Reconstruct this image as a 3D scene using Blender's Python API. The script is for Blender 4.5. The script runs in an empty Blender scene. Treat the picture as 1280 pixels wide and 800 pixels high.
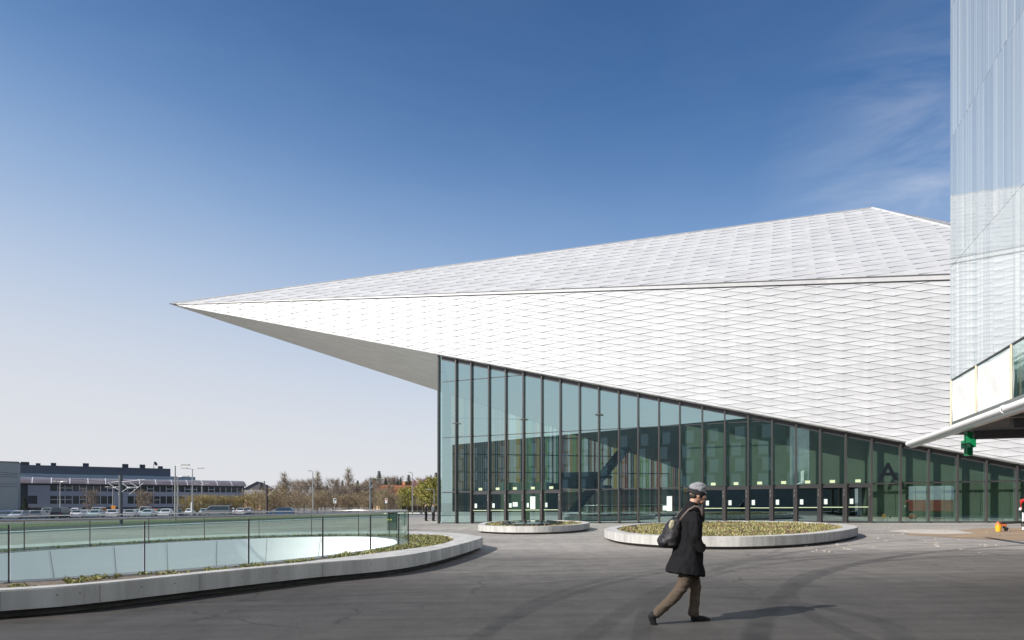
import bpy, bmesh, math, random
from mathutils import Vector, Matrix, noise

R = random.Random(11)
C = bpy.context.scene.collection
rad = math.radians

# ------------------------------------------------------------------ camera, sky, sun, exposure
F, CX, HY, CZ = 800.0, 640.0, 628.0, 1.52
cam_d = bpy.data.cameras.new('camera')
cam = bpy.data.objects.new('camera', cam_d)
C.objects.link(cam)
cam.location = (0, 0, CZ)
cam.rotation_euler = (rad(90), 0, 0)
cam_d.sensor_width = 36
cam_d.lens = 36 * F / 1280
cam_d.shift_y = (HY - 400) / 1280
cam_d.clip_start = 0.1
cam_d.clip_end = 8000
bpy.context.scene.camera = cam

SUN_EL = 34.0
SUN_H = Vector((-0.886, -0.463)).normalized()
w = bpy.data.worlds.new('World')
bpy.context.scene.world = w
w.use_nodes = True
nt = w.node_tree
N, L = nt.nodes, nt.links
bg = N['Background']
sky = N.new('ShaderNodeTexSky')
sky.sky_type = 'NISHITA'
sky.sun_disc = False
sky.sun_elevation = rad(SUN_EL)
sky.sun_rotation = math.atan2(SUN_H.x, SUN_H.y)
sky.air_density = 1.0
sky.dust_density = 0.9
sky.ozone_density = 2.5
hs = N.new('ShaderNodeHueSaturation')
hs.inputs['Saturation'].default_value = 1.2
hs.inputs['Hue'].default_value = 0.502
L.new(sky.outputs[0], hs.inputs['Color'])
tc = N.new('ShaderNodeTexCoord')
sxyz = N.new('ShaderNodeSeparateXYZ'); L.new(tc.outputs['Generated'], sxyz.inputs[0])
# pale spring haze lying over the horizon, thinning upwards
hz = N.new('ShaderNodeValToRGB')
hz.color_ramp.interpolation = 'B_SPLINE'
HAZE = [(0.0, 0.95), (0.06, 0.92), (0.16, 0.85), (0.30, 0.72), (0.46, 0.50), (0.66, 0.22)]
for k_, (p_, v_) in enumerate(HAZE):
    e_ = hz.color_ramp.elements[k_] if k_ < 2 else hz.color_ramp.elements.new(p_)
    e_.position = p_; e_.color = (v_, v_, v_, 1)
zt_ = N.new('ShaderNodeMath'); zt_.operation = 'MULTIPLY_ADD'; zt_.use_clamp = True
zt_.inputs[1].default_value = 0.12
L.new(sxyz.outputs[0], zt_.inputs[0]); L.new(sxyz.outputs[2], zt_.inputs[2])
L.new(zt_.outputs[0], hz.inputs['Fac'])
gm = N.new('ShaderNodeMix'); gm.data_type = 'RGBA'
L.new(hz.outputs[0], gm.inputs[0]); L.new(hs.outputs[0], gm.inputs[6])
hcol = N.new('ShaderNodeValToRGB')
hcol.color_ramp.interpolation = 'B_SPLINE'
for k_, (p_, c_) in enumerate([(0.0, (.765, .775, .81)), (0.12, (.74, .765, .83)), (0.26, (.53, .66, .86)), (0.40, (.26, .45, .78)), (0.54, (.085, .23, .56)), (0.72, (.036, .125, .40))]):
    e_ = hcol.color_ramp.elements[k_] if k_ < 2 else hcol.color_ramp.elements.new(p_)
    e_.position = p_; e_.color = (c_[0], c_[1], c_[2], 1)
L.new(zt_.outputs[0], hcol.inputs['Fac'])
hsc = N.new('ShaderNodeVectorMath'); hsc.operation = 'SCALE'; hsc.inputs['Scale'].default_value = 9.8
L.new(hcol.outputs[0], hsc.inputs[0]); L.new(hsc.outputs[0], gm.inputs[7])
# thin cirrus: noise on the sky direction, only in some regions of the sky
mp = N.new('ShaderNodeMapping')
mp.inputs['Scale'].default_value = (1.5, 1.5, 5.0)
mp.inputs['Rotation'].default_value = (0, rad(-32), 0)
L.new(tc.outputs['Generated'], mp.inputs['Vector'])
cn = N.new('ShaderNodeTexNoise')
cn.inputs['Scale'].default_value = 2.6
cn.inputs['Detail'].default_value = 7
cn.inputs['Roughness'].default_value = 0.6
cn.inputs['Distortion'].default_value = 0.5
L.new(mp.outputs[0], cn.inputs['Vector'])
cr = N.new('ShaderNodeValToRGB')
cr.color_ramp.elements[0].position = 0.40
cr.color_ramp.elements[1].position = 0.85
L.new(cn.outputs['Fac'], cr.inputs['Fac'])
dirn = N.new('ShaderNodeVectorMath'); dirn.operation = 'DISTANCE'
_d = Vector(((1180 - CX) / F, 1, (HY - 225) / F)).normalized()
dirn.inputs[1].default_value = _d
L.new(tc.outputs['Generated'], dirn.inputs[0])
mr = N.new('ShaderNodeMapRange')
mr.inputs['From Min'].default_value = 0.02
mr.inputs['From Max'].default_value = 0.22
mr.inputs['To Min'].default_value = 0.62
mr.inputs['To Max'].default_value = 0.03
L.new(dirn.outputs['Value'], mr.inputs['Value'])
mu = N.new('ShaderNodeMath'); mu.operation = 'MULTIPLY'
L.new(cr.outputs['Color'], mu.inputs[0]); L.new(mr.outputs[0], mu.inputs[1])
mx = N.new('ShaderNodeMix'); mx.data_type = 'RGBA'
L.new(mu.outputs[0], mx.inputs[0])
L.new(gm.outputs[2], mx.inputs[6])
mx.inputs[7].default_value = (7.4, 7.8, 8.6, 1)
L.new(mx.outputs[2], bg.inputs['Color'])
SKY_STRENGTH = 0.072
bg.inputs['Strength'].default_value = SKY_STRENGTH

sd = bpy.data.lights.new('sun', 'SUN')
sun = bpy.data.objects.new('sun', sd)
C.objects.link(sun)
sd.energy = 4.8
sd.angle = rad(0.5)
sd.color = (1.0, 0.955, 0.89)
_to = Vector((SUN_H.x * math.cos(rad(SUN_EL)), SUN_H.y * math.cos(rad(SUN_EL)), math.sin(rad(SUN_EL))))
sun.rotation_euler = _to.to_track_quat('Z', 'Y').to_euler()
sun.location = _to * 100

vs = bpy.context.scene.view_settings
vs.view_transform = 'Standard'
vs.look = 'None'
vs.gamma = 1.0
vs.exposure = 0.5
vs.use_curve_mapping = False
cy = bpy.context.scene.cycles
cy.max_bounces = 10
cy.transparent_max_bounces = 24
cy.glossy_bounces = 5

# ------------------------------------------------------------------ geometry of the site
GA, GB, GC = -0.0015, 0.01238, -0.00325
def gz(x, y):
    x = min(max(x, -260), 70); y = min(max(y, -70), 260)
    return GA + GB * x + GC * y
def at(u, v, Y):
    return Vector(((u - CX) / F * Y, Y, CZ - (v - HY) / F * Y))
def gnd(u, v, h=0.0):
    """the point on the ground (raised by h) seen at photo pixel u, v"""
    k = -(v - HY) / F - GB * (u - CX) / F - GC
    Y = (GA + h - CZ) / k
    return Vector(((u - CX) / F * Y, Y, gz((u - CX) / F * Y, Y) + h))
def stand(u, Y):
    x = (u - CX) / F * Y
    return Vector((x, Y, gz(x, Y)))
def smooth_loop(pts, per=8):
    out = []
    n = len(pts)
    for i in range(n):
        p0, p1, p2, p3 = (Vector(pts[(i + k - 1) % n][:2]) for k in range(4))
        for j in range(per):
            t = j / per
            out.append(0.5 * ((2 * p1) + (p2 - p0) * t + (2 * p0 - 5 * p1 + 4 * p2 - p3) * t * t + (3 * p1 - p0 - 3 * p2 + p3) * t ** 3))
    return out
def area2(p):
    return 0.5 * sum(p[i].x * p[(i + 1) % len(p)].y - p[(i + 1) % len(p)].x * p[i].y for i in range(len(p)))
def ccw(p):
    return p if area2(p) > 0 else p[::-1]
def offset_loop(p, d):
    """offset a ccw loop outwards by d"""
    out = []
    n = len(p)
    for i in range(n):
        a = (p[(i + 1) % n] - p[i - 1]).normalized()
        out.append(p[i] + Vector((a.y, -a.x)) * d)
    return out
def inside(pt, poly):
    x, y = pt; c = False
    n = len(poly); j = n - 1
    for i in range(n):
        xi, yi = poly[i].x, poly[i].y; xj, yj = poly[j].x, poly[j].y
        if (yi > y) != (yj > y) and x < (xj - xi) * (y - yi) / (yj - yi) + xi:
            c = not c
        j = i
    return c

# ------------------------------------------------------------------ materials
def rgba(c): return (c[0], c[1], c[2], 1)
def mat(name, col, rough=0.6, metal=0.0, var=0.0, scale=6.0, bump=0.0, col2=None, spec=0.5, stretch=None, detail=6, ior=None, coat=0.0):
    m = bpy.data.materials.new(name)
    m.use_nodes = True
    n, l = m.node_tree.nodes, m.node_tree.links
    b = n['Principled BSDF']
    b.inputs['Base Color'].default_value = rgba(col)
    b.inputs['Roughness'].default_value = rough
    b.inputs['Metallic'].default_value = metal
    b.inputs['Specular IOR Level'].default_value = spec
    b.inputs['Coat Weight'].default_value = coat
    if ior: b.inputs['IOR'].default_value = ior
    if var or bump or col2:
        t = n.new('ShaderNodeTexCoord')
        mp = n.new('ShaderNodeMapping')
        if stretch: mp.inputs['Scale'].default_value = stretch
        l.new(t.outputs['Object'], mp.inputs['Vector'])
        no = n.new('ShaderNodeTexNoise')
        no.inputs['Scale'].default_value = scale
        no.inputs['Detail'].default_value = detail
        no.inputs['Roughness'].default_value = 0.62
        l.new(mp.outputs[0], no.inputs['Vector'])
        if var or col2:
            r = n.new('ShaderNodeValToRGB')
            a = col2 if col2 else tuple(c * (1 - var) for c in col)
            z = col if col2 else tuple(min(1, c * (1 + var)) for c in col)
            r.color_ramp.elements[0].position = 0.33; r.color_ramp.elements[0].color = rgba(a)
            r.color_ramp.elements[1].position = 0.67; r.color_ramp.elements[1].color = rgba(z)
            l.new(no.outputs['Fac'], r.inputs['Fac'])
            l.new(r.outputs[0], b.inputs['Base Color'])
        if bump:
            bp = n.new('ShaderNodeBump')
            bp.inputs['Strength'].default_value = bump
            bp.inputs['Distance'].default_value = 0.02
            l.new(no.outputs['Fac'], bp.inputs['Height'])
            l.new(bp.outputs[0], b.inputs['Normal'])
    return m

def metal_mat(name, col, rough, metal, **k):
    m = mat(name, col, rough, metal, **k)
    n, l = m.node_tree.nodes, m.node_tree.links
    b = n['Principled BSDF']
    g = n.new('ShaderNodeNewGeometry')
    src = b.inputs['Base Color'].links[0].from_socket
    t = n.new('ShaderNodeTexCoord'); mp = n.new('ShaderNodeMapping'); mp.inputs['Scale'].default_value = (1, 1, .12)
    l.new(t.outputs['Object'], mp.inputs[0])
    no = n.new('ShaderNodeTexNoise'); no.inputs['Scale'].default_value = 2.4; no.inputs['Detail'].default_value = 6
    l.new(mp.outputs[0], no.inputs['Vector'])
    r1 = n.new('ShaderNodeMapRange'); r1.inputs['To Min'].default_value = .93; r1.inputs['To Max'].default_value = 1.05
    l.new(g.outputs['Random Per Island'], r1.inputs[0])
    r2 = n.new('ShaderNodeMapRange'); r2.inputs['From Min'].default_value = .3; r2.inputs['From Max'].default_value = .7; r2.inputs['To Min'].default_value = .93; r2.inputs['To Max'].default_value = 1.03
    l.new(no.outputs['Fac'], r2.inputs[0])
    mm = n.new('ShaderNodeMath'); mm.operation = 'MULTIPLY'; l.new(r1.outputs[0], mm.inputs[0]); l.new(r2.outputs[0], mm.inputs[1])
    sc = n.new('ShaderNodeVectorMath'); sc.operation = 'SCALE'; l.new(src, sc.inputs[0]); l.new(mm.outputs[0], sc.inputs['Scale'])
    l.new(sc.outputs[0], b.inputs['Base Color'])
    return m

def glass(name, tint, refl, reflcol=(0.9, 0.97, 1.0), rough=0.0, grazing=1.0):
    """thin pane: tinted see-through, mirrored more and more towards grazing angles"""
    m = bpy.data.materials.new(name)
    m.use_nodes = True
    n, l = m.node_tree.nodes, m.node_tree.links
    n.remove(n['Principled BSDF'])
    out = n['Material Output']
    tr = n.new('ShaderNodeBsdfTransparent'); tr.inputs[0].default_value = rgba(tint)
    gl = n.new('ShaderNodeBsdfGlossy'); gl.inputs['Color'].default_value = rgba(reflcol); gl.inputs['Roughness'].default_value = rough
    lw = n.new('ShaderNodeLayerWeight'); lw.inputs['Blend'].default_value = 0.5
    fr = n.new('ShaderNodeMath'); fr.operation = 'POWER'; fr.inputs[1].default_value = 5.0; l.new(lw.outputs['Facing'], fr.inputs[0])
    ma = n.new('ShaderNodeMath'); ma.operation = 'MULTIPLY_ADD'; ma.use_clamp = True
    ma.inputs[1].default_value = grazing; ma.inputs[2].default_value = refl
    l.new(fr.outputs[0], ma.inputs[0])
    mx = n.new('ShaderNodeMixShader')
    l.new(ma.outputs[0], mx.inputs[0]); l.new(tr.outputs[0], mx.inputs[1]); l.new(gl.outputs[0], mx.inputs[2])
    l.new(mx.outputs[0], out.inputs['Surface'])
    return m

def asphalt_material():
    m = bpy.data.materials.new('asphalt')
    m.use_nodes = True
    n, l = m.node_tree.nodes, m.node_tree.links
    b = n['Principled BSDF']
    b.inputs['Roughness'].default_value = 0.72
    b.inputs['Specular IOR Level'].default_value = 0.45
    t = n.new('ShaderNodeTexCoord')
    def nz(scale, stretch=(1, 1, 1), detail=6, rot=0.0, rough=0.6):
        mp = n.new('ShaderNodeMapping'); mp.inputs['Scale'].default_value = stretch; mp.inputs['Rotation'].default_value = (0, 0, rot)
        l.new(t.outputs['Object'], mp.inputs[0])
        no = n.new('ShaderNodeTexNoise'); no.inputs['Scale'].default_value = scale; no.inputs['Detail'].default_value = detail
        no.inputs['Roughness'].default_value = rough
        l.new(mp.outputs[0], no.inputs['Vector'])
        return no.outputs['Fac']
    def math_(op, a, bb, clamp=False):
        q = n.new('ShaderNodeMath'); q.operation = op; q.use_clamp = clamp
        for i, x in enumerate((a, bb)):
            if isinstance(x, (int, float)): q.inputs[i].default_value = x
            else: l.new(x, q.inputs[i])
        return q.outputs[0]
    def ramp(f, a, bb):
        r = n.new('ShaderNodeMapRange'); r.inputs['From Min'].default_value = a; r.inputs['From Max'].default_value = bb
        l.new(f, r.inputs[0]); return r.outputs[0]
    big = ramp(nz(0.10, (1, 1.6, 1), 5), 0.35, 0.68)
    streak = ramp(nz(1.3, (0.22, 2.4, 1), 10, rad(-12), 0.68), 0.36, 0.66)
    streak2 = ramp(nz(0.8, (2.0, 0.25, 1), 10, rad(28), 0.7), 0.38, 0.66)
    blot = ramp(nz(1.7, detail=9, rough=0.72), 0.40, 0.64)
    grit = ramp(nz(70, detail=4, rough=0.75), 0.30, 0.72)
    vo = n.new('ShaderNodeTexVoronoi'); vo.inputs['Scale'].default_value = 1.6; l.new(t.outputs['Object'], vo.inputs['Vector'])
    spots = ramp(vo.outputs['Distance'], 0.055, 0.02)
    vc = n.new('ShaderNodeTexVoronoi'); vc.feature = 'DISTANCE_TO_EDGE'; vc.inputs['Scale'].default_value = 0.16
    wv = n.new('ShaderNodeTexNoise'); wv.inputs['Scale'].default_value = 1.2; wv.inputs['Detail'].default_value = 6; l.new(t.outputs['Object'], wv.inputs['Vector'])
    wa = n.new('ShaderNodeVectorMath'); wa.operation = 'ADD'; l.new(t.outputs['Object'], wa.inputs[0]); l.new(wv.outputs['Color'], wa.inputs[1]); l.new(wa.outputs[0], vc.inputs['Vector'])
    crack = math_('MULTIPLY', ramp(vc.outputs['Distance'], 0.006, 0.002), ramp(nz(0.3), 0.48, 0.56))
    v = math_('ADD', math_('MULTIPLY', big, 0.050), 0.062)
    v = math_('ADD', v, math_('MULTIPLY', streak, 0.058))
    v = math_('ADD', v, math_('MULTIPLY', streak2, 0.026))
    v = math_('ADD', v, math_('MULTIPLY', blot, 0.040))
    v = math_('ADD', v, math_('MULTIPLY', math_('SUBTRACT', grit, 0.5), 0.14))
    v = math_('ADD', v, math_('MULTIPLY', spots, 0.10))
    v = math_('MULTIPLY', v, math_('SUBTRACT', 1.0, math_('MULTIPLY', crack, 0.45)))
    v = math_('MAXIMUM', v, 0.02)
    # tyre marks: arcs on the ground, worn black
    sx = n.new('ShaderNodeSeparateXYZ'); l.new(t.outputs['Object'], sx.inputs[0])
    wob = math_('MULTIPLY', math_('SUBTRACT', nz(0.7), 0.5), 0.12)
    wear = ramp(nz(2.0, detail=5), 0.30, 0.62)
    total = None
    for (p, q, s, hw, amt) in TYRE_ARCS:
        c, r_ = circle3(p, q, s)
        dx = math_('SUBTRACT', sx.outputs[0], c[0]); dy = math_('SUBTRACT', sx.outputs[1], c[1])
        d = math_('SQRT', math_('ADD', math_('MULTIPLY', dx, dx), math_('MULTIPLY', dy, dy)), 0)
        e = math_('ABSOLUTE', math_('ADD', math_('SUBTRACT', d, r_), wob), 0)
        f_ = n.new('ShaderNodeMapRange'); f_.interpolation_type = 'SMOOTHSTEP'
        f_.inputs['From Min'].default_value = hw * 1.2; f_.inputs['From Max'].default_value = hw * 0.6
        l.new(e, f_.inputs[0])
        # only the worn half of each circle
        mid = q
        dd = math_('ADD', math_('MULTIPLY', math_('SUBTRACT', sx.outputs[0], mid[0]), mid[0] - c[0]),
                   math_('MULTIPLY', math_('SUBTRACT', sx.outputs[1], mid[1]), mid[1] - c[1]))
        half = ramp(dd, -r_ * r_ * 0.75, -r_ * r_ * 0.45)
        one = math_('MULTIPLY', math_('MULTIPLY', f_.outputs[0], half), amt)
        total = one if total is None else math_('MAXIMUM', total, one)
    total = math_('MULTIPLY', total, math_('ADD', math_('MULTIPLY', wear, 0.7), 0.3))
    # paving seams between asphalt lanes
    for (a, bb, wd) in SEAMS:
        dvx, dvy = bb[0] - a[0], bb[1] - a[1]; ln = math.hypot(dvx, dvy)
        nx_, ny_ = -dvy / ln, dvx / ln
        e = math_('ADD', math_('MULTIPLY', sx.outputs[0], nx_), math_('MULTIPLY', sx.outputs[1], ny_))
        e = math_('ABSOLUTE', math_('ADD', math_('SUBTRACT', e, a[0] * nx_ + a[1] * ny_), math_('MULTIPLY', wob, 0.25)), 0)
        f_ = ramp(e, wd, wd * 0.3)
        f_ = math_('MULTIPLY', f_, 0.55)
        total = math_('MAXIMUM', total, f_)
    total = math_('MAXIMUM', total, 0.0, True)
    # paler lanes beyond the seams; near vignette and far sheen painted into the tone
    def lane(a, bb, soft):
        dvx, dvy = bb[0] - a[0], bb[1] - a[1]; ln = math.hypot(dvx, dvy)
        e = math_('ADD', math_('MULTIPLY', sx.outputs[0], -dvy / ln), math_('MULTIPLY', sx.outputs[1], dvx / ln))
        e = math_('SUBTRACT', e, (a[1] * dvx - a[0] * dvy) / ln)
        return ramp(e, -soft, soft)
    vignette_tone = math_('ADD', math_('MULTIPLY', lane(SEAMS[0][0], SEAMS[0][1], 1.6), 0.42), math_('MULTIPLY', lane(SEAMS[1][0], SEAMS[1][1], 2.2), 1.0))
    v = math_('MULTIPLY', v, math_('ADD', vignette_tone, 0.33))
    v = math_('MULTIPLY', v, math_('SUBTRACT', 1.0, total))
    cc = n.new('ShaderNodeCombineColor')
    l.new(math_('MULTIPLY', v, 1.09), cc.inputs[0]); l.new(math_('MULTIPLY', v, 0.985), cc.inputs[1]); l.new(math_('MULTIPLY', v, 0.88), cc.inputs[2])
    l.new(cc.outputs[0], b.inputs['Base Color'])
    bp = n.new('ShaderNodeBump'); bp.inputs['Strength'].default_value = 0.5; bp.inputs['Distance'].default_value = 0.01
    l.new(nz(60, detail=4), bp.inputs['Height'])
    l.new(bp.outputs[0], b.inputs['Normal'])
    return m
def circle3(a, b, c):
    ax, ay, bx, by, cx_, cy_ = a[0], a[1], b[0], b[1], c[0], c[1]
    d = 2 * (ax * (by - cy_) + bx * (cy_ - ay) + cx_ * (ay - by))
    ux = ((ax * ax + ay * ay) * (by - cy_) + (bx * bx + by * by) * (cy_ - ay) + (cx_ * cx_ + cy_ * cy_) * (ay - by)) / d
    uy = ((ax * ax + ay * ay) * (cx_ - bx) + (bx * bx + by * by) * (ax - cx_) + (cx_ * cx_ + cy_ * cy_) * (bx - ax)) / d
    return (ux, uy), math.hypot(ax - ux, ay - uy)
def ga(*uv): return gnd(*uv)
TYRE_ARCS = [
    (ga(600, 796), ga(720, 741), ga(880, 708), 0.13, 0.45),
    (ga(640, 768), ga(800, 716), ga(1060, 694), 0.12, 0.35),
    (ga(735, 797), ga(790, 758), ga(845, 730), 0.16, 0.42),
    (ga(945, 798), ga(968, 752), ga(1040, 713), 0.17, 0.60),
    (ga(985, 740), ga(1080, 704), ga(1220, 695), 0.14, 0.45),
    (ga(880, 722), ga(1000, 701), ga(1180, 690), 0.12, 0.40),
    (ga(1020, 758), ga(1085, 772), ga(1125, 795), 0.16, 0.40),
    (ga(600, 735), ga(760, 722), ga(930, 700), 0.10, 0.25),
]
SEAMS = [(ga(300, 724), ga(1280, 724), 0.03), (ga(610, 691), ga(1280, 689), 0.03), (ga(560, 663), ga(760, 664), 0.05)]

M = {}
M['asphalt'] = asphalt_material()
M['concrete'] = mat('concrete', (0.40, 0.39, 0.37), 0.8, var=0.24, scale=2.6, bump=0.15, stretch=(1, 1, 0.16), detail=10)
M['plinth'] = mat('plinth_concrete', (0.16, 0.155, 0.15), 0.9, var=0.2, scale=3)
M['soil'] = mat('soil', (0.13, 0.10, 0.075), 0.95, var=0.4, scale=9, bump=0.6)
M['cladding'] = metal_mat('anodised_aluminium', (0.545, 0.55, 0.56), 0.54, 0.08, var=0.03, scale=0.8)
M['roofing'] = metal_mat('roof_aluminium', (0.565, 0.562, 0.555), 0.50, 0.12, var=0.04, scale=0.8)
M['backing'] = mat('joint_backing', (0.10, 0.10, 0.102), 0.8)
M['roof_joint'] = mat('roof_joint', (0.26, 0.26, 0.265), 0.7)
M['soffit'] = mat('soffit_aluminium', (0.86, 0.86, 0.85), 0.5, 0.0, var=0.16, scale=2.0, stretch=(0.12, 2.2, 1.0), detail=8)
M['dark_metal'] = mat('dark_anodised', (0.085, 0.083, 0.085), 0.38, 0.55)
M['mullion'] = mat('bronze_anodised', (0.105, 0.098, 0.095), 0.34, 0.6)
M['steel'] = mat('brushed_steel', (0.50, 0.49, 0.47), 0.3, 0.9)
M['post'] = mat('black_steel', (0.03, 0.032, 0.034), 0.4, 0.3)
M['facade_glass'] = glass('facade_glass', (0.54, 0.67, 0.635), 0.52, (0.74, 1.0, 1.0), grazing=1.0)
M['rail_glass'] = glass('balustrade_glass', (0.76, 0.87, 0.83), 0.035, (0.85, 0.98, 0.95), grazing=0.6)
M['dark_glass'] = mat('dark_glass', (0.02, 0.028, 0.032), 0.06, 0.0, spec=0.6)
M['window'] = mat('far_window', (0.045, 0.055, 0.055), 0.12)
M['white'] = mat('white_panel', (0.78, 0.79, 0.79), 0.55, var=0.03, scale=0.6)
M['joint'] = mat('panel_joint', (0.10, 0.10, 0.10), 0.8)
M['canvas'] = mat('white_canvas', (0.66, 0.655, 0.64), 0.85, var=0.04, scale=2.5, bump=0.3)
M['timber'] = mat('pine_batten', (0.66, 0.54, 0.38), 0.7, var=0.1, scale=8)
M['pipe'] = mat('white_lacquer', (0.78, 0.78, 0.77), 0.35, var=0.02, scale=3)
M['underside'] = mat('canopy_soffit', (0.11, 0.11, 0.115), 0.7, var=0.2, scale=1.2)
M['green_sign'] = mat('green_plastic', (0.005, 0.19, 0.07), 0.35)
M['paper'] = mat('paper', (0.62, 0.70, 0.64), 0.8)
M['exit'] = mat('pale_green_sticker', (0.50, 0.58, 0.36), 0.7)
M['letter'] = mat('black_lettering', (0.010, 0.014, 0.018), 0.8, spec=0.05)
M['floor_in'] = mat('terrazzo_floor', (0.26, 0.26, 0.25), 0.35, var=0.12, scale=2)
M['green_wall'] = mat('green_wall', (0.50, 0.53, 0.40), 0.75, var=0.1, scale=0.7)
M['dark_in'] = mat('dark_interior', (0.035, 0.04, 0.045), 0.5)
M['ballast'] = mat('track_ballast', (0.05, 0.048, 0.045), 0.95, var=0.5, scale=3, bump=0.5)
M['kerb'] = mat('platform_edge', (0.74, 0.73, 0.70), 0.8, var=0.08, scale=2)
M['grass'] = mat('grass', (0.095, 0.115, 0.04), 0.95, var=0.4, scale=0.8, bump=0.4)
M['road'] = mat('road_asphalt', (0.115, 0.112, 0.11), 0.85, var=0.2, scale=0.7)
M['carpark'] = mat('car_park_asphalt', (0.10, 0.10, 0.10), 0.85, var=0.2, scale=0.5)
M['hill'] = mat('wooded_hill', (0.060, 0.066, 0.045), 0.95, var=0.45, scale=0.05, col2=(0.085, 0.075, 0.055))
M['land'] = mat('farmland', (0.10, 0.11, 0.05), 0.95, var=0.3, scale=0.02)
M['sand'] = mat('sand', (0.33, 0.225, 0.135), 0.95, col2=(0.20, 0.15, 0.10), scale=1.2, bump=0.3, detail=9, stretch=(0.5, 1.6, 1))
M['dust'] = mat('concrete_dust', (0.42, 0.38, 0.33), 0.95, var=0.2, scale=1.6)
M['joint_grey'] = mat('cast_joint', (0.24, 0.235, 0.225), 0.9)
M['rubber'] = mat('rubber', (0.02, 0.02, 0.02), 0.85)

# ------------------------------------------------------------------ mesh builder
class MB:
    def __init__(s): s.v = []; s.f = []; s.m = []
    def face(s, pts, mi=0):
        i = len(s.v); s.v += [tuple(p) for p in pts]; s.f.append(list(range(i, i + len(pts)))); s.m.append(mi)
    def box(s, a, b, mi=0, M4=None):
        x0, y0, z0 = a; x1, y1, z1 = b
        p = [(x0, y0, z0), (x1, y0, z0), (x1, y1, z0), (x0, y1, z0), (x0, y0, z1), (x1, y0, z1), (x1, y1, z1), (x0, y1, z1)]
        if M4: p = [M4 @ Vector(q) for q in p]
        s.hexa(p, mi)
    def hexa(s, p, mi=0):
        i = len(s.v); s.v += [tuple(q) for q in p]
        for q in ((3, 2, 1, 0), (4, 5, 6, 7), (0, 1, 5, 4), (1, 2, 6, 5), (2, 3, 7, 6), (3, 0, 4, 7)):
            s.f.append([i + k for k in q]); s.m.append(mi)
    def beam(s, a, b, wx, wz, up=Vector((0, 0, 1)), mi=0):
        a, b = Vector(a), Vector(b); t = (b - a).normalized()
        sx = t.cross(up)
        sx = Vector((1, 0, 0)) if sx.length < 1e-5 else sx.normalized()
        uz = sx.cross(t).normalized()
        p = []
        for e in (a, b):
            for (i, j) in ((-1, -1), (1, -1), (1, 1), (-1, 1)):
                p.append(e + sx * i * wx / 2 + uz * j * wz / 2)
        s.hexa(p, mi)
    def tube(s, pts, r, n=8, mi=0, caps=True):
        pts = [Vector(p) for p in pts]
        rr = r if isinstance(r, (list, tuple)) else [r] * len(pts)
        i0 = len(s.v)
        for k, p in enumerate(pts):
            t = (pts[min(k + 1, len(pts) - 1)] - pts[max(k - 1, 0)]).normalized()
            ref = Vector((0, 0, 1)) if abs(t.z) < 0.9 else Vector((1, 0, 0))
            a = t.cross(ref).normalized(); b = t.cross(a)
            for j in range(n):
                an = 2 * math.pi * j / n
                s.v.append(tuple(p + (a * math.cos(an) + b * math.sin(an)) * rr[k]))
        for k in range(len(pts) - 1):
            for j in range(n):
                s.f.append([i0 + k * n + j, i0 + k * n + (j + 1) % n, i0 + (k + 1) * n + (j + 1) % n, i0 + (k + 1) * n + j]); s.m.append(mi)
        if caps:
            s.f.append([i0 + j for j in range(n)][::-1]); s.m.append(mi)
            s.f.append([i0 + (len(pts) - 1) * n + j for j in range(n)]); s.m.append(mi)
    def disc(s, c, axis, r, th, n=20, mi=0):
        c = Vector(c); a = Vector(axis).normalized()
        s.tube([c - a * th / 2, c + a * th / 2], r, n, mi)
    def build(s, name, mats, parent=None, smooth=False, bevel=0.0):
        me = bpy.data.meshes.new(name)
        me.from_pydata(s.v, [], s.f)
        mats = mats if isinstance(mats, (list, tuple)) else [mats]
        for q in mats: me.materials.append(q)
        if len(mats) > 1: me.polygons.foreach_set('material_index', s.m)
        bm = bmesh.new(); bm.from_mesh(me)
        bmesh.ops.remove_doubles(bm, verts=bm.verts, dist=1e-5) if smooth else None
        bmesh.ops.recalc_face_normals(bm, faces=bm.faces) if smooth else None
        if bevel:
            bmesh.ops.remove_doubles(bm, verts=bm.verts, dist=1e-5)
            bmesh.ops.bevel(bm, geom=[e for e in bm.edges if e.is_manifold and e.calc_face_angle(0) > 0.5], offset=bevel, segments=2, affect='EDGES', profile=0.6)
        bm.to_mesh(me); bm.free()
        if smooth:
            me.polygons.foreach_set('use_smooth', [True] * len(me.polygons))
        me.update()
        o = bpy.data.objects.new(name, me)
        C.objects.link(o)
        if parent: o.parent = parent
        return o

def tag(o, label, cat, group=None):
    o['label'] = label; o['category'] = cat
    if group: o['group'] = group
    return o
def struct(o): o['kind'] = 'structure'; return o
def empty(name, label, cat, loc=(0, 0, 0), rz=0.0, group=None):
    o = bpy.data.objects.new(name, None); C.objects.link(o)
    o.location = loc; o.rotation_euler = (0, 0, rz); o.empty_display_size = 0.2
    return tag(o, label, cat, group)
def copy_tree(o, loc, rz, label, scale=None, kids=None):
    r = o.copy(); C.objects.link(r); r.location = loc; r.rotation_euler = (0, 0, rz); r['label'] = label
    if scale: r.scale = scale
    def rec(src, dst):
        for ch in src.children:
            c = ch.copy(); C.objects.link(c); c.parent = dst
            rec(ch, c)
    rec(o, r)
    return r
ORD = ['first', 'second', 'third', 'fourth', 'fifth', 'sixth', 'seventh', 'eighth', 'ninth', 'tenth', 'eleventh', 'twelfth', 'thirteenth', 'fourteenth', 'fifteenth',
       'sixteenth', 'seventeenth', 'eighteenth', 'nineteenth', 'twentieth']

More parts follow.
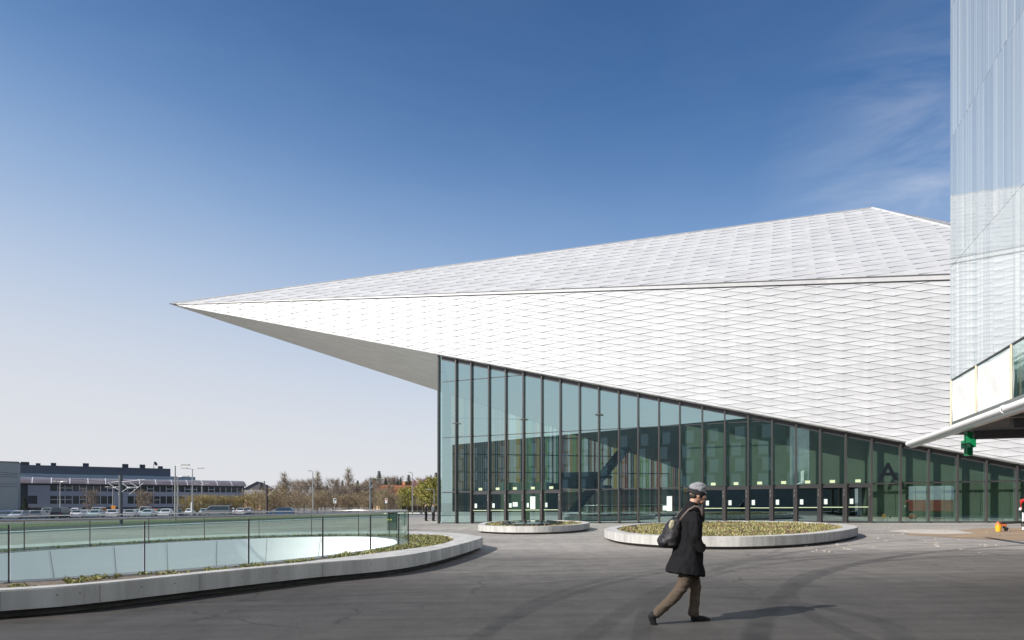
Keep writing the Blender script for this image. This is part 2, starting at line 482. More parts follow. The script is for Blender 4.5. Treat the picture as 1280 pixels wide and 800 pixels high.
# ------------------------------------------------------------------ ground, with the opening of the light well cut out
VOID_PTS = [gnd(0, 727, .33), gnd(125, 719, .33), gnd(250, 710, .33), gnd(380, 698, .33), gnd(452, 689, .33), gnd(490, 682, .33), gnd(496, 678, .33), gnd(489, 674, .33),
            gnd(452, 671, .33), gnd(370, 671.6, .33), gnd(250, 676, .33), gnd(120, 683.6, .33), gnd(0, 692, .33), (-14.9, 14.6), (-13.7, 11.9), (-11.2, 10.5)]
RIM_PTS = [gnd(0, 738, .41), gnd(125, 729, .41), gnd(250, 717, .41), gnd(380, 704.7, .41), gnd(520, 692, .41), gnd(601, 673, .41), gnd(592, 669, .41), gnd(575, 666.6, .41),
           gnd(547, 665, .41), gnd(510, 664.3, .41), gnd(370, 665, .41), gnd(240, 669.5, .41), gnd(0, 682, .41), (-18.2, 16.5), (-18, 12), (-14.8, 8.3), (-10.5, 7.3)]
void_loop = ccw(smooth_loop(VOID_PTS, 6))
rim_loop = ccw(smooth_loop(RIM_PTS, 6))

def ground_sheet():
    bm = bmesh.new()
    X0, X1, Y0, Y1 = -260, 70, -70, 260
    o = [bm.verts.new((x, y, gz(x, y))) for x, y in ((X0, Y0), (X1, Y0), (X1, Y1), (X0, Y1))]
    h = [bm.verts.new((p.x, p.y, gz(p.x, p.y))) for p in void_loop]
    es = [bm.edges.new((o[i], o[(i + 1) % 4])) for i in range(4)] + [bm.edges.new((h[i], h[(i + 1) % len(h)])) for i in range(len(h))]
    bmesh.ops.triangle_fill(bm, use_beauty=True, use_dissolve=False, edges=es, normal=(0, 0, 1))
    for f in list(bm.faces):
        c = f.calc_center_median()
        if inside((c.x, c.y), void_loop): bm.faces.remove(f)
    big = 4000
    f4 = [bm.verts.new((x, y, z)) for x, y, z in ((-big, -big, o[0].co.z), (big, -big, o[1].co.z), (big, big, -1.5), (-big, big, o[3].co.z))]
    for i in range(4):
        bm.faces.new((o[i], o[(i + 1) % 4], f4[(i + 1) % 4], f4[i]))
    bmesh.ops.recalc_face_normals(bm, faces=bm.faces)
    for f in bm.faces:
        if f.normal.z < 0: f.normal_flip()
    me = bpy.data.meshes.new('ground'); bm.to_mesh(me); bm.free()
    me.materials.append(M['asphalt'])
    ob = bpy.data.objects.new('ground', me); C.objects.link(ob)
    return struct(ob)
ground_sheet()

def sheet(name, poly, material, h):
    mb = MB(); mb.face([(p[0], p[1], gz(p[0], p[1]) + h) for p in ccw([Vector(q[:2]) for q in poly])])
    return struct(mb.build(name, material))
TRAM = [(-38.5, 20), (-34.2, 42.7), (-29.9, 62), (-23.5, 76), (-14, 94), (-2, 112), (14, 130)]
def off_line(pts, d):
    out = []
    for i, p in enumerate(pts):
        a = Vector(pts[min(i + 1, len(pts) - 1)]) - Vector(pts[max(i - 1, 0)]); a.normalize()
        out.append((p[0] - a.y * d, p[1] + a.x * d))
    return out
def band(name, pts, d0, d1, material, h, th=0.0):
    a, b = off_line(pts, d0), off_line(pts, d1)
    mb = MB()
    for i in range(len(pts) - 1):
        q = [a[i], a[i + 1], b[i + 1], b[i]]
        top = [(x, y, gz(x, y) + h) for x, y in q]
        if th:
            mb.hexa([(x, y, z - th) for x, y, z in top] + top)
        else:
            mb.face(top[::-1])
    return struct(mb.build(name, material))
band('platform_edge', TRAM, -0.6, 0.45, M['kerb'], 0.10, 0.2)
band('track_bed', TRAM, 0.45, 14, M['ballast'], 0.012)
for d in (2.2, 3.65):
    b_ = band('rail', TRAM, d, d + 0.08, M['steel'], 0.10, 0.1)
band('grass_verge', TRAM, 14, 28, M['grass'], 0.016)
band('road', [(-74, 20), (-66, 62), (-52, 100), (-34, 128), (-8, 152), (30, 175)], -4, 5, M['road'], 0.02)
sheet('car_park', [(-74, 96), (-60, 160), (-70, 205), (-175, 205), (-175, 76), (-100, 76)], M['carpark'], 0.024)

def hill():
    bm = bmesh.new(); nx, ny = 60, 26
    vv = []
    for j in range(ny + 1):
        for i in range(nx + 1):
            x = -620 + 800 * i / nx; y = 262 + 760 * j / ny
            t = min(1, max(0, (y - 270) / 420)); t = t * t * (3 - 2 * t)
            edge = min(1, max(0, (x + 420) / 240))
            hgt = (13 + 9 * noise.noise(Vector((x * .006, y * .006, 3)))) * t * (0.25 + 0.75 * edge)
            vv.append(bm.verts.new((x, y, gz(x, 260) + 0.03 + hgt)))
    for j in range(ny):
        for i in range(nx):
            a = j * (nx + 1) + i
            bm.faces.new((vv[a], vv[a + 1], vv[a + nx + 2], vv[a + nx + 1]))
    me = bpy.data.meshes.new('hill'); bm.to_mesh(me); bm.free(); me.materials.append(M['hill'])
    for p in me.polygons: p.use_smooth = True
    o = bpy.data.objects.new('hill', me); C.objects.link(o); struct(o)
    return o
hill_o = hill()
def hill_z(x, y):
    t = min(1, max(0, (y - 270) / 420)); t = t * t * (3 - 2 * t)
    edge = min(1, max(0, (x + 420) / 240))
    return gz(x, 260) + (13 + 9 * noise.noise(Vector((x * .006, y * .006, 3)))) * t * (0.25 + 0.75 * edge)

# ------------------------------------------------------------------ convention centre
K_ = (1 / 40.0 - 1 / 53.3) / 691
def fY(u): return 1 / (1 / 53.3 + (u - 549) * K_)
C0 = Vector(((549 - CX) / F * 53.3, 53.3))
_e = Vector(((1240 - CX) / F * 40.0, 40.0))
DS = (_e - C0).normalized()
NF = Vector((DS.y, -DS.x))
if NF.y > 0: NF = -NF
def fp(s, z, off=0.0):
    p = C0 + DS * s + NF * off
    return Vector((p.x, p.y, z))
def s_of(u, off=0.0):
    k = (u - CX) / F            # x = k*y on the facade plane moved by off
    p = C0 + NF * off
    return (k * p.y - p.x) / (DS.x - k * DS.y)
GOFF = -0.5                     # the glass stands back from the cladding
S_TIP, Z_TIP = s_of(212), CZ + (HY - 380) / F * fY(212)
Z_C = CZ + (HY - 443) / F * 53.3
SL = (Z_C - Z_TIP) / (0 - S_TIP)
def z_bot(s): return Z_C + SL * s
S_G = s_of(1390); Z_G = CZ + (HY - 334) / F * fY(1390)
def z_gut(s): return Z_TIP + (Z_G - Z_TIP) * (s - S_TIP) / (S_G - S_TIP)
TIP = fp(S_TIP, Z_TIP); GP = fp(S_G, Z_G); BT = fp(S_G, z_bot(S_G))
KP = at(1090, 260, 60.0); HP = at(1400, 316, 70.0)
B_mid = at(549, 489, 72.0)
_dir = B_mid - TIP
BKL = TIP + _dir * 2.48
BK = Vector((BKL.x + 0.5, BKL.y + 0.5, 14.0))

def clip2(poly, clipper):
    out = poly
    n = len(clipper)
    for i in range(n):
        a, b = clipper[i], clipper[(i + 1) % n]
        inp, out = out, []
        if not inp: break
        def sd_(p): return (b[0] - a[0]) * (p[1] - a[1]) - (b[1] - a[1]) * (p[0] - a[0])
        for k in range(len(inp)):
            p, q = inp[k - 1], inp[k]
            dp, dq = sd_(p), sd_(q)
            if dq >= 0:
                if dp < 0: t = dp / (dp - dq); out.append((p[0] + (q[0] - p[0]) * t, p[1] + (q[1] - p[1]) * t))
                out.append(q)
            elif dp >= 0:
                t = dp / (dp - dq); out.append((p[0] + (q[0] - p[0]) * t, p[1] + (q[1] - p[1]) * t))
    return out
def clad(name, poly, P, parent, material, W=3.0, H=0.51, lip=0.045, gap=0.016, seed=1, shear=0.0, joint='backing'):
    """rhombic shingles over a ccw polygon in plane coordinates; P(a, b, off) gives the point in space"""
    rr = random.Random(seed)
    mb = MB()
    mb.face([P(a, b, 0.0) for a, b in poly], 1)
    a0, a1 = min(p[0] for p in poly), max(p[0] for p in poly)
    b0, b1 = min(p[1] for p in poly), max(p[1] for p in poly)
    for i in range(int(a0 / (W / 2)) - 1, int(a1 / (W / 2)) + 2):
        for j in range(int(b0 / H) - 12, int(b1 / H) + 12):
            ca = i * W / 2; cb = j * H + (H / 2 if i % 2 else 0) + shear * ca
            sh = shear * W / 2
            g = gap
            d = [(ca, cb - H / 2 + g), (ca + W / 2 - g * 2.5, cb + sh), (ca, cb + H / 2 - g * 0.4), (ca - W / 2 + g * 2.5, cb - sh)]
            base = 0.012 + rr.uniform(-.003, .003)
            tw = rr.uniform(-.0035, .0035)
            # each shingle is folded along its wide axis: flush above, its lower point standing proud
            mid = lambda p: cb + shear * (p[0] - ca)
            def of(p): return base + lip * max(0.0, (mid(p) - p[1]) / (H / 2)) + tw * (p[0] - ca)
            c = clip2(d, poly)
            if len(c) < 3: continue
            nn = len(c); i0 = len(mb.v)
            fl, fr = (ca - W, cb - shear * W), (ca + W, cb + shear * W)
            up = clip2(c, [fl, fr, (ca + W, cb + W), (ca - W, cb + W)])
            dn = clip2(c, [fr, fl, (ca - W, cb - W), (ca + W, cb - W)])
            key = {}
            def vid(p):
                k_ = (round(p[0], 4), round(p[1], 4))
                if k_ not in key: key[k_] = len(mb.v); mb.v.append(tuple(P(p[0], p[1], of(p))))
                return key[k_]
            for h_ in (up, dn):
                ids = []
                for p in h_:
                    q_ = vid(p)
                    if q_ not in ids: ids.append(q_)
                if len(ids) > 2: mb.f.append(ids); mb.m.append(0)
            for k in range(nn):
                p, q = c[k], c[(k + 1) % nn]
                a_, b_ = vid(p), vid(q)
                if a_ == b_: continue
                lo_ = len(mb.v); mb.v += [tuple(P(p[0], p[1], 0.0)), tuple(P(q[0], q[1], 0.0))]
                mb.f.append([lo_, lo_ + 1, b_, a_]); mb.m.append(0)
    return mb.build(name, [material, M[joint]], parent)

CCT = empty('convention_centre', 'white convention centre with pointed cantilevered roof of diamond panels over a tall glass front', 'building', (C0.x, C0.y, gz(C0.x, C0.y)))
bpy.context.view_layer.update()
def par(o):                      # keep world coordinates under the building's empty
    o.parent = CCT; o.matrix_parent_inverse = CCT.matrix_world.inverted(); return o

def gut_drop(s, d): return z_gut(s) - d * min(1, (s - S_TIP) / 10)
def gdrop(s): return 0.10 + 0.34 * (s - S_TIP) / (S_G - S_TIP)
fpoly = [(S_TIP + 1.0, z_bot(S_TIP + 1.0)), (S_G, z_bot(S_G)), (S_G, z_gut(S_G) - gdrop(S_G) - .09), (S_TIP + 1.3, z_gut(S_TIP + 1.3) - gdrop(S_TIP + 1.3) - .05)]
mb = MB(); mb.face([fp(S_TIP + 1, z_gut(S_TIP + 1) - .2, -.012), fp(S_G, z_gut(S_G) - .7, -.012), fp(S_G, z_gut(S_G), -.012), fp(S_TIP + 1, z_gut(S_TIP + 1), -.012)]); par(mb.build('gutter_recess', M['backing']))
par(clad('facade_cladding', fpoly, lambda a, b, o: fp(a, b, o), None, M['cladding'], seed=3, shear=-0.0785, gap=0.014, lip=0.042))
# gutter band: a smooth strip with a dark shadow gap above it
mb = MB()
SG0 = S_TIP + 1.0
for (lo, hi, off, thick) in ((0.40, 0.12, 0.05, 0.06),):
    steps = 24
    for k in range(steps):
        sa = SG0 + (S_G - SG0) * k / steps; sb = SG0 + (S_G - SG0) * (k + 1) / steps
        fa = (gdrop(sa) - .02) / .40; fb = (gdrop(sb) - .02) / .40
        p = [fp(sa, z_gut(sa) - lo * fa, off - thick), fp(sb, z_gut(sb) - lo * fb, off - thick), fp(sb, z_gut(sb) - lo * fb, off), fp(sa, z_gut(sa) - lo * fa, off),
             fp(sa, z_gut(sa) - hi * fa, off - thick), fp(sb, z_gut(sb) - hi * fb, off - thick), fp(sb, z_gut(sb) - hi * fb, off), fp(sa, z_gut(sa) - hi * fa, off)]
        mb.hexa([p[0], p[3], p[2], p[1], p[4], p[7], p[6], p[5]])
par(mb.build('gutter', M['roofing']))

# front roof slope
eA = (GP - TIP).normalized()
nR = (GP - TIP).cross(KP - TIP).normalized()
if nR.z < 0: nR = -nR
eB = nR.cross(eA).normalized()
def rp(a, b, o=0.0): return TIP + eA * a + eB * b + nR * o
def rc(p): return ((p - TIP).dot(eA), (p - TIP).dot(eB))
par(clad('roof_cladding', [(0.2, 0.0), rc(GP), rc(KP)], rp, None, M['roofing'], W=3.0, H=1.3, lip=0.04, gap=0.014, seed=5, joint='roof_joint'))
# right roof slope beyond the hip
eA2 = (HP - GP).normalized(); nR2 = (HP - GP).cross(KP - GP).normalized()
if nR2.z < 0: nR2 = -nR2
eB2 = nR2.cross(eA2).normalized()
def rp2(a, b, o=0.0): return GP + eA2 * a + eB2 * b + nR2 * o
def rc2(p): return ((p - GP).dot(eA2), (p - GP).dot(eB2))
par(clad('side_roof_cladding', [rc2(GP), rc2(HP), rc2(KP)], rp2, None, M['roofing'], H=1.3, lip=0.04, gap=0.014, seed=6, joint='roof_joint'))
mb = MB(); mb.beam(KP + nR * .04, GP + nR * .04, 0.14, 0.10, nR); par(mb.build('ridge_flashing', M['roofing']))
mb = MB(); mb.beam(TIP + nR * .03, KP + nR * .03, 0.10, 0.10, nR); par(mb.build('ridge_cap', M['roofing']))
mb = MB(); HPL = Vector((HP.x, HP.y, 3.0))
mb.face([BT, HPL, HP, GP]); par(mb.build('side_wall', M['cladding']))
mb = MB(); mb.face([TIP, KP, BK]); mb.face([KP, HP, BK]); mb.face([TIP, BK, BKL]); mb.face([BK, HP, HPL, BKL]); par(mb.build('rear_cladding', M['cladding']))
mb = MB(); zz = Vector((0, 0, -0.02)); mb.face([TIP + zz * 0, BT, BKL]); par(mb.build('soffit', M['soffit']))
# soffit plane height
_sn = (BT - TIP).cross(BKL - TIP).normalized()
def z_soff(x, y): return TIP.z - (_sn.x * (x - TIP.x) + _sn.y * (y - TIP.y)) / _sn.z

# glass front
MU = [549, 571, 590, 612, 633, 655, 678, 701, 725, 749, 774, 798, 824, 850, 878, 906, 935, 965, 995, 1025, 1057, 1089, 1125, 1160, 1196, 1232, 1270, 1308, 1348]
SM = [s_of(u, GOFF) for u in MU]
def zg(s): p = fp(s, 0, GOFF); return gz(p.x, p.y)
def z_head(s): p = fp(s, 0, GOFF); return z_soff(p.x, p.y) - 0.02
def lvl(s, h): return h - 0.25 + 0.0131 * s           # horizontal members follow the fall of the square
for i in range(len(SM) - 1):
    a, b = SM[i] + .03, SM[i + 1] - .03
    mb = MB()
    mb.face([fp(a, zg(a) + .08, GOFF), fp(b, zg(b) + .08, GOFF), fp(b, z_head(b), GOFF), fp(a, z_head(a), GOFF)])
    par(mb.build('glass_pane', M['facade_glass']))
for i, s in enumerate(SM):
    mb = MB()
    mb.hexa([fp(s - .05, zg(s), GOFF - .10), fp(s + .05, zg(s), GOFF - .10), fp(s + .05, zg(s), GOFF + .26), fp(s - .05, zg(s), GOFF + .26),
             fp(s - .05, z_head(s), GOFF - .10), fp(s + .05, z_head(s), GOFF - .10), fp(s + .05, z_head(s), GOFF + .26), fp(s - .05, z_head(s), GOFF + .26)])
    if i in (1, 5, 9):
        zc = CZ + (HY - (529, 524, 518)[(1, 5, 9).index(i)]) / F * fY(MU[i])
        mb.hexa([fp(s - .28, zc, GOFF + .2), fp(s + .28, zc, GOFF + .2), fp(s + .28, zc, GOFF + .28), fp(s - .28, zc, GOFF + .28),
                 fp(s - .28, zc + .07, GOFF + .2), fp(s + .28, zc + .07, GOFF + .2), fp(s + .28, zc + .07, GOFF + .28), fp(s - .28, zc + .07, GOFF + .28)])
    par(mb.build('mullion', M['mullion']))
def bar_along(name, s0, s1, zf, hgt, o0, o1, material, step=1):
    mb = MB()
    mb.hexa([fp(s0, zf(s0), o0), fp(s1, zf(s1), o0), fp(s1, zf(s1), o1), fp(s0, zf(s0), o1),
             fp(s0, zf(s0) + hgt, o0), fp(s1, zf(s1) + hgt, o0), fp(s1, zf(s1) + hgt, o1), fp(s0, zf(s0) + hgt, o1)])
    return par(mb.build(name, material))
def s_at_head(zf, s1):           # where a level line meets the falling soffit
    lo, hi = 0.0, s1
    for _ in range(40):
        m_ = (lo + hi) / 2
        if zf(m_) + .1 < z_head(m_): lo = m_
        else: hi = m_
    return lo
S_END = SM[-1]
bar_along('transom', 0.06, S_END, lambda s: lvl(s, 2.55), .09, GOFF - .05, GOFF + .045, M['dark_metal'])
z2 = lambda s: lvl(s, 7.15); bar_along('transom', 0.06, s_at_head(z2, S_END), z2, .055, GOFF - .03, GOFF + .03, M['dark_metal'])
z3 = lambda s: lvl(s, 11.85); bar_along('transom', 0.06, s_at_head(z3, S_END), z3, .055, GOFF - .03, GOFF + .03, M['dark_metal'])
bar_along('sill', 0.0, S_END, lambda s: zg(s), .09, GOFF - .04, GOFF + .06, M['dark_metal'])
bar_along('head_beam', 0.0, S_END, lambda s: z_head(s) - .30, .30, GOFF - .06, GOFF + .07, M['dark_metal'])

# doors in the lower band
door_bays = [2, 3, 4, 5, 6] + [14, 15, 16, 17, 18, 19, 20]
for i in door_bays:
    s0, s1 = SM[i] + .055, SM[i + 1] - .055
    zt = lvl((s0 + s1) / 2, 2.55) - .002; zb = zg((s0 + s1) / 2) + .02
    o0, o1 = GOFF + .05, GOFF + .11
    def bx(mb, a, b, z0, z1, q0=o0, q1=o1):
        mb.hexa([fp(a, z0, q0), fp(b, z0, q0), fp(b, z0, q1), fp(a, z0, q1), fp(a, z1, q0), fp(b, z1, q0), fp(b, z1, q1), fp(a, z1, q1)])
    mb = MB()
    wd = s1 - s0
    bx(mb, s0, s0 + .11, zb, zt); bx(mb, s1 - .13, s1, zb, zt); bx(mb, s0 + .11, s1 - .13, zt - .17, zt); bx(mb, s0 + .11, s1 - .13, zb, zb + .12)
    d = par(mb.build('door', M['dark_metal']))
    def sub(o): o.parent = d; return o
    mb = MB(); bx(mb, s0 + .11, s1 - .13, zb + 1.02, zb + 1.07, o0 + .02, o1 + .03); sub(mb.build('push_bar', M['exit']))
    mb = MB(); bx(mb, s1 - .08, s1 - .02, zt - .42, zt - .25, o1 + .002, o1 + .03); sub(mb.build('hinge', M['steel'])); mb = MB(); bx(mb, s1 - .08, s1 - .02, zt - .72, zt - .52, o1 + .002, o1 + .03); sub(mb.build('hinge', M['steel']))
    if i in (6, 5): nt_ = [(s0 + .14, .22, 1.25, 1.6)]
    else: nt_ = [(s0 + .16, .24, 1.25, 1.6)]
    if i == 4: nt_.append((s0 + .5, .42, 1.33, 1.68))
    if i == 5: nt_.append((s0 + .48, .42, 1.12, 2.12))
    for (a, wn, za, zb_) in nt_:
        mb = MB(); bx(mb, a, a + wn, zb + za, zb + zb_, o0 - .03, o0 - .02); nn = sub(mb.build('notice', M['paper']))
    mb = MB(); cm = (s0 + s1) / 2 - .02
    bx(mb, cm - .16, cm + .16, zt + .16, zt + .36, GOFF + .012, GOFF + .03); par(mb.build('exit_sign', M['exit']))
for (i, a, wn, za, zb_) in ((12, .55, .38, .9, 2.0), (12, .2, .36, .95, 1.3)):
    s0 = SM[i]; zb = zg(s0); mb = MB()
    mb.hexa([fp(s0 + a, zb + za, GOFF + .006), fp(s0 + a + wn, zb + za, GOFF + .006), fp(s0 + a + wn, zb + za, GOFF + .012), fp(s0 + a, zb + za, GOFF + .012),
             fp(s0 + a, zb + zb_, GOFF + .006), fp(s0 + a + wn, zb + zb_, GOFF + .006), fp(s0 + a + wn, zb + zb_, GOFF + .012), fp(s0 + a, zb + zb_, GOFF + .012)])
    par(mb.build('notice', M['paper']))
# plain glazing of the lower band on the right: slim leaf joints
for i in range(21, 27):
    s = (SM[i] + SM[i + 1]) / 2 + .1; mb = MB(); z0, z1 = zg(s) + .09, lvl(s, 2.54)
    mb.hexa([fp(s - .012, z0, GOFF + .004), fp(s + .012, z0, GOFF + .004), fp(s + .012, z0, GOFF + .012), fp(s - .012, z0, GOFF + .012),
             fp(s - .012, z1, GOFF + .004), fp(s + .012, z1, GOFF + .004), fp(s + .012, z1, GOFF + .012), fp(s - .012, z1, GOFF + .012)])
    par(mb.build('glass_joint', M['dark_metal']))
# the letter A on the glass
fc = bpy.data.curves.new('letter', 'FONT'); fc.body = 'A'; fc.size = 1.62; fc.extrude = 0.004; fc.offset = 0.035
fo = bpy.data.objects.new('letter_tmp', fc); C.objects.link(fo)
bpy.context.view_layer.update()
me = bpy.data.meshes.new_from_object(fo.evaluated_get(bpy.context.evaluated_depsgraph_get()))
C.objects.unlink(fo); bpy.data.objects.remove(fo)
me.materials.clear(); me.materials.append(M['letter'])
lo = bpy.data.objects.new('letter', me); C.objects.link(lo)
_p = fp(s_of(1098.5, GOFF), CZ + (HY - 600) / F * fY(1098), GOFF + .02)
lo.matrix_world = Matrix(((DS.x, 0, NF.x, _p.x), (DS.y, 0, NF.y, _p.y), (0, 1, 0, _p.z), (0, 0, 0, 1)))
bpy.context.view_layer.update()
par(lo)

# inside: floor, rear wall of coloured glass strips, side glazing, green wall, stair
def ip(s, d, z): p = C0 + DS * s - NF * d; return Vector((p.x, p.y, z))
mb = MB(); mb.face([ip(0.05, .55, .05 + gz(*ip(0, .6, 0)[:2])), ip(S_END, .55, .05 + gz(*ip(S_END, .6, 0)[:2])), ip(S_END, 25, .06 + gz(*ip(S_END, 25, 0)[:2])), ip(3, 21, .06 + gz(*ip(3, 21, 0)[:2]))])
par(mb.build('interior_floor', M['floor_in']))
SW0, SW1 = ip(0.0, .55, 0), Vector((-6.9, 71.0, 0))
RW1 = Vector((27.5, 82.6, 0))
# side glazing
nb = 9
for k in range(nb):
    a = SW0.lerp(SW1, k / nb); b = SW0.lerp(SW1, (k + 1) / nb)
    mb = MB(); mb.face([(a.x, a.y, gz(a.x, a.y)), (b.x, b.y, gz(b.x, b.y)), (b.x, b.y, z_soff(b.x, b.y)), (a.x, a.y, z_soff(a.x, a.y))])
    par(mb.build('side_glass_pane', M['facade_glass']))
    mb = MB(); mb.beam((b.x, b.y, gz(b.x, b.y)), (b.x, b.y, z_soff(b.x, b.y)), .1, .2, Vector((1, 0, 0))); par(mb.build('side_mullion', M['mullion']))
tints = [(0.85, 0.93, 0.80), (0.70, 0.22, 0.10), (0.75, 0.55, 0.10), (0.35, 0.55, 0.18), (0.30, 0.07, 0.05), (0.15, 0.40, 0.22), (0.12, 0.13, 0.12), (0.80, 0.40, 0.12), (0.45, 0.30, 0.12)]
TG = [glass('tinted_strip', tuple(c * .8 for c in t), 0.04, grazing=0.6) for t in tints]
nb = 140
for k in range(nb):
    a = SW1.lerp(RW1, k / nb); b = SW1.lerp(RW1, (k + .90) / nb)
    mb = MB(); mb.face([(a.x, a.y, gz(a.x, a.y)), (b.x, b.y, gz(b.x, b.y)), (b.x, b.y, z_soff(b.x, b.y)), (a.x, a.y, z_soff(a.x, a.y))])
    par(mb.build('coloured_glass_strip', TG[R.choice([0, 0, 1, 2, 3, 3, 4, 5, 6, 6, 6, 7, 8, 8]) if a.x > -.5 else R.choice([6, 6, 6, 6, 8])]))
for h in range(6):
    z = .9 + 2.0 * h; mb = MB(); e = SW1.lerp(RW1, min(1, (14.5 - z) / 12.5 * 1.0))
    mb.beam((SW1.x, SW1.y - .1, z), (e.x, e.y - .1, z + .2), .12, .09); par(mb.build('rear_rail', M['dark_in']))
def wallq(mb, s0, d0, s1, d1, zt=None, zb=None):
    a, b = ip(s0, d0, 0), ip(s1, d1, 0)
    z = lambda p: (gz(p.x, p.y) if zb is None else zb)
    mb.face([(a.x, a.y, z(a)), (b.x, b.y, z(b)), (b.x, b.y, zt or z_soff(b.x, b.y) - .03), (a.x, a.y, zt or z_soff(a.x, a.y) - .03)])
S_D0, S_D1 = SM[13], SM[21]
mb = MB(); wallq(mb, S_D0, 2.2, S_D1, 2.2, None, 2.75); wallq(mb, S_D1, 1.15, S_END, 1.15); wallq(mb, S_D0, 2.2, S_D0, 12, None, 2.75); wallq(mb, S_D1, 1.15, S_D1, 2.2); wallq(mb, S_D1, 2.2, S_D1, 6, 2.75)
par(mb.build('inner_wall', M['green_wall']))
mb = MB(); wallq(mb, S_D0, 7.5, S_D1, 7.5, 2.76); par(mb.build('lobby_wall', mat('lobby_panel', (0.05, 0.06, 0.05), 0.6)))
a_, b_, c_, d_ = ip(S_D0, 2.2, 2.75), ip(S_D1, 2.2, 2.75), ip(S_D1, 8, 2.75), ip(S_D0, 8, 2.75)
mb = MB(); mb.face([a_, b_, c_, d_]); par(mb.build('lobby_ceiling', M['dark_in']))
mb = MB(); wallq(mb, 2.0, 9, 6.5, 9, 3.4); wallq(mb, 6.5, 9, 6.5, 14, 3.4); wallq(mb, 2.0, 9, 2.0, 14, 3.4)
a, b = ip(2.0, 9, 0), ip(6.5, 14, 0)
par(mb.build('reception_wall', mat('reception_panel', (0.34, 0.40, 0.26), 0.7)))
mb = MB()                                    # gallery slab and its parapet
for q in (0, 1):
    mb.hexa([ip(7.6, 9.5, 2.9 + q), ip(11.5, 9.5, 2.9 + q), ip(11.5, 15, 2.9 + q), ip(7.6, 15, 2.9 + q), ip(7.6, 9.5, 3.15 + q), ip(11.5, 9.5, 3.15 + q), ip(11.5, 15, 3.15 + q), ip(7.6, 15, 3.15 + q)])
mb.hexa([ip(7.6, 9.4, 3.0), ip(11.5, 9.4, 3.0), ip(11.5, 9.48, 3.0), ip(7.6, 9.48, 3.0), ip(7.6, 9.4, 4.3), ip(11.5, 9.4, 4.3), ip(11.5, 9.48, 4.3), ip(7.6, 9.48, 4.3)])
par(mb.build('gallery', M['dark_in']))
mb = MB()                                    # stair rising to the right
for k in range(26):
    s = 9.8 + k * .20; z = .3 + k * .22
    mb.hexa([ip(s, 3.0, z), ip(s + .32, 3.0, z), ip(s + .32, 4.9, z), ip(s, 4.9, z), ip(s, 3.0, z + .12), ip(s + .32, 3.0, z + .12), ip(s + .32, 4.9, z + .12), ip(s, 4.9, z + .12)])
for d in (2.95, 4.95):
    mb.hexa([ip(9.6, d, .0), ip(10.1, d, .0), ip(10.1, d + .05, .0), ip(9.6, d + .05, .0), ip(14.8, d, 5.7), ip(15.3, d, 6.9), ip(15.3, d + .05, 6.9), ip(14.8, d + .05, 5.7)])
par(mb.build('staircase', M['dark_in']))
mb = MB()
for (s, d) in ((8.5, 6), (9.3, 7), (10.4, 6.5)):
    p = ip(s, d, 0); z = gz(p.x, p.y) + .07
    mb.box((p.x - .5, p.y - .4, z + .40), (p.x + .5, p.y + .4, z + .45)); mb.box((p.x - .05, p.y - .05, z), (p.x + .05, p.y + .05, z + .40))
par(mb.build('foyer_table', M['dark_in']))

# ------------------------------------------------------------------ right-hand building
WD = Vector((292, 800)).normalized()         # its wall runs to the vanishing point near u = 932
WN = Vector((-WD.y, WD.x))                   # faces the square (left)
PY = 20.0
P0 = Vector(((1188 - CX) / F * PY, PY))
def wp(t, z, o=0.0): p = P0 - WD * t + WN * o; return Vector((p.x, p.y, z))   # t metres from the far corner towards the camera
def w_t(u, o=0.0): k = (u - CX) / F; q = P0 + WN * o; return (q.x - k * q.y) / (WD.x - k * WD.y)
def w_z(u, v, o): p = wp(w_t(u, o), 0, o); return CZ + (HY - v) / F * p.y
M['ribbed'] = mat('polished_panel', (0.56, 0.615, 0.635), 0.03, 0.40, spec=0.9, ior=2.3)
M['ribbed_b'] = mat('polished_panel_dark', (0.49, 0.55, 0.575), 0.03, 0.40, spec=0.9, ior=2.3)
M['ribbed_c'] = mat('polished_panel_light', (0.64, 0.69, 0.70), 0.03, 0.40, spec=0.9, ior=2.3)
RB = empty('office_building', 'tall building clad in polished vertical panels with an overhanging first floor on the right', 'building', (P0.x, P0.y, gz(P0.x, P0.y)))
bpy.context.view_layer.update()
def parR(o): o.parent = RB; o.matrix_parent_inverse = RB.matrix_world.inverted(); return o
Z_F0, Z_TOP = 3.95, 26.0
mb = MB()
levels = [Z_F0, 4.85, 8.85, 12.85, 16.85, 20.85, Z_TOP]
rr = random.Random(4)
t = 0.0
cols = []
while t < 34:
    wdt = rr.choice([.07, .09, .12, .12, .16, .22]); cols.append((t, wdt)); t += wdt
for k in range(len(levels) - 1):
    z0, z1 = levels[k] + .006, levels[k + 1] - .006
    for (t, wdt) in cols:
        o_ = rr.choice([0, .003, .006, .002]); mi = rr.choice([0, 0, 0, 1, 1, 2])
        tilt = rr.uniform(-.0003, .0003) * wdt / .12
        if rr.random() < .12:
            a0, a1 = t + .006, t + wdt - .012
        else:
            a0, a1 = t + .0005, t + wdt - .001
        mb.hexa([wp(a0, z0, -.05), wp(a1, z0, -.05), wp(a1, z0, o_ + tilt), wp(a0, z0, o_ - tilt), wp(a0, z1, -.05), wp(a1, z1, -.05), wp(a1, z1, o_ + tilt), wp(a0, z1, o_ - tilt)], mi)
parR(mb.build('polished_facade', [M['ribbed'], M['ribbed_b'], M['ribbed_c']]))
mb = MB()
q = [wp(0, 0, -.06), wp(34, 0, -.06), wp(34, 0, -26), wp(0, 0, -26)]
mb.hexa([(p.x, p.y, Z_F0) for p in q] + [(p.x, p.y, Z_TOP - .05) for p in q])
parR(mb.build('core', M['backing']))
mb = MB()
q = [wp(-.05, 0, .02), wp(34, 0, .02), wp(34, 0, -26), wp(-.05, 0, -26)]
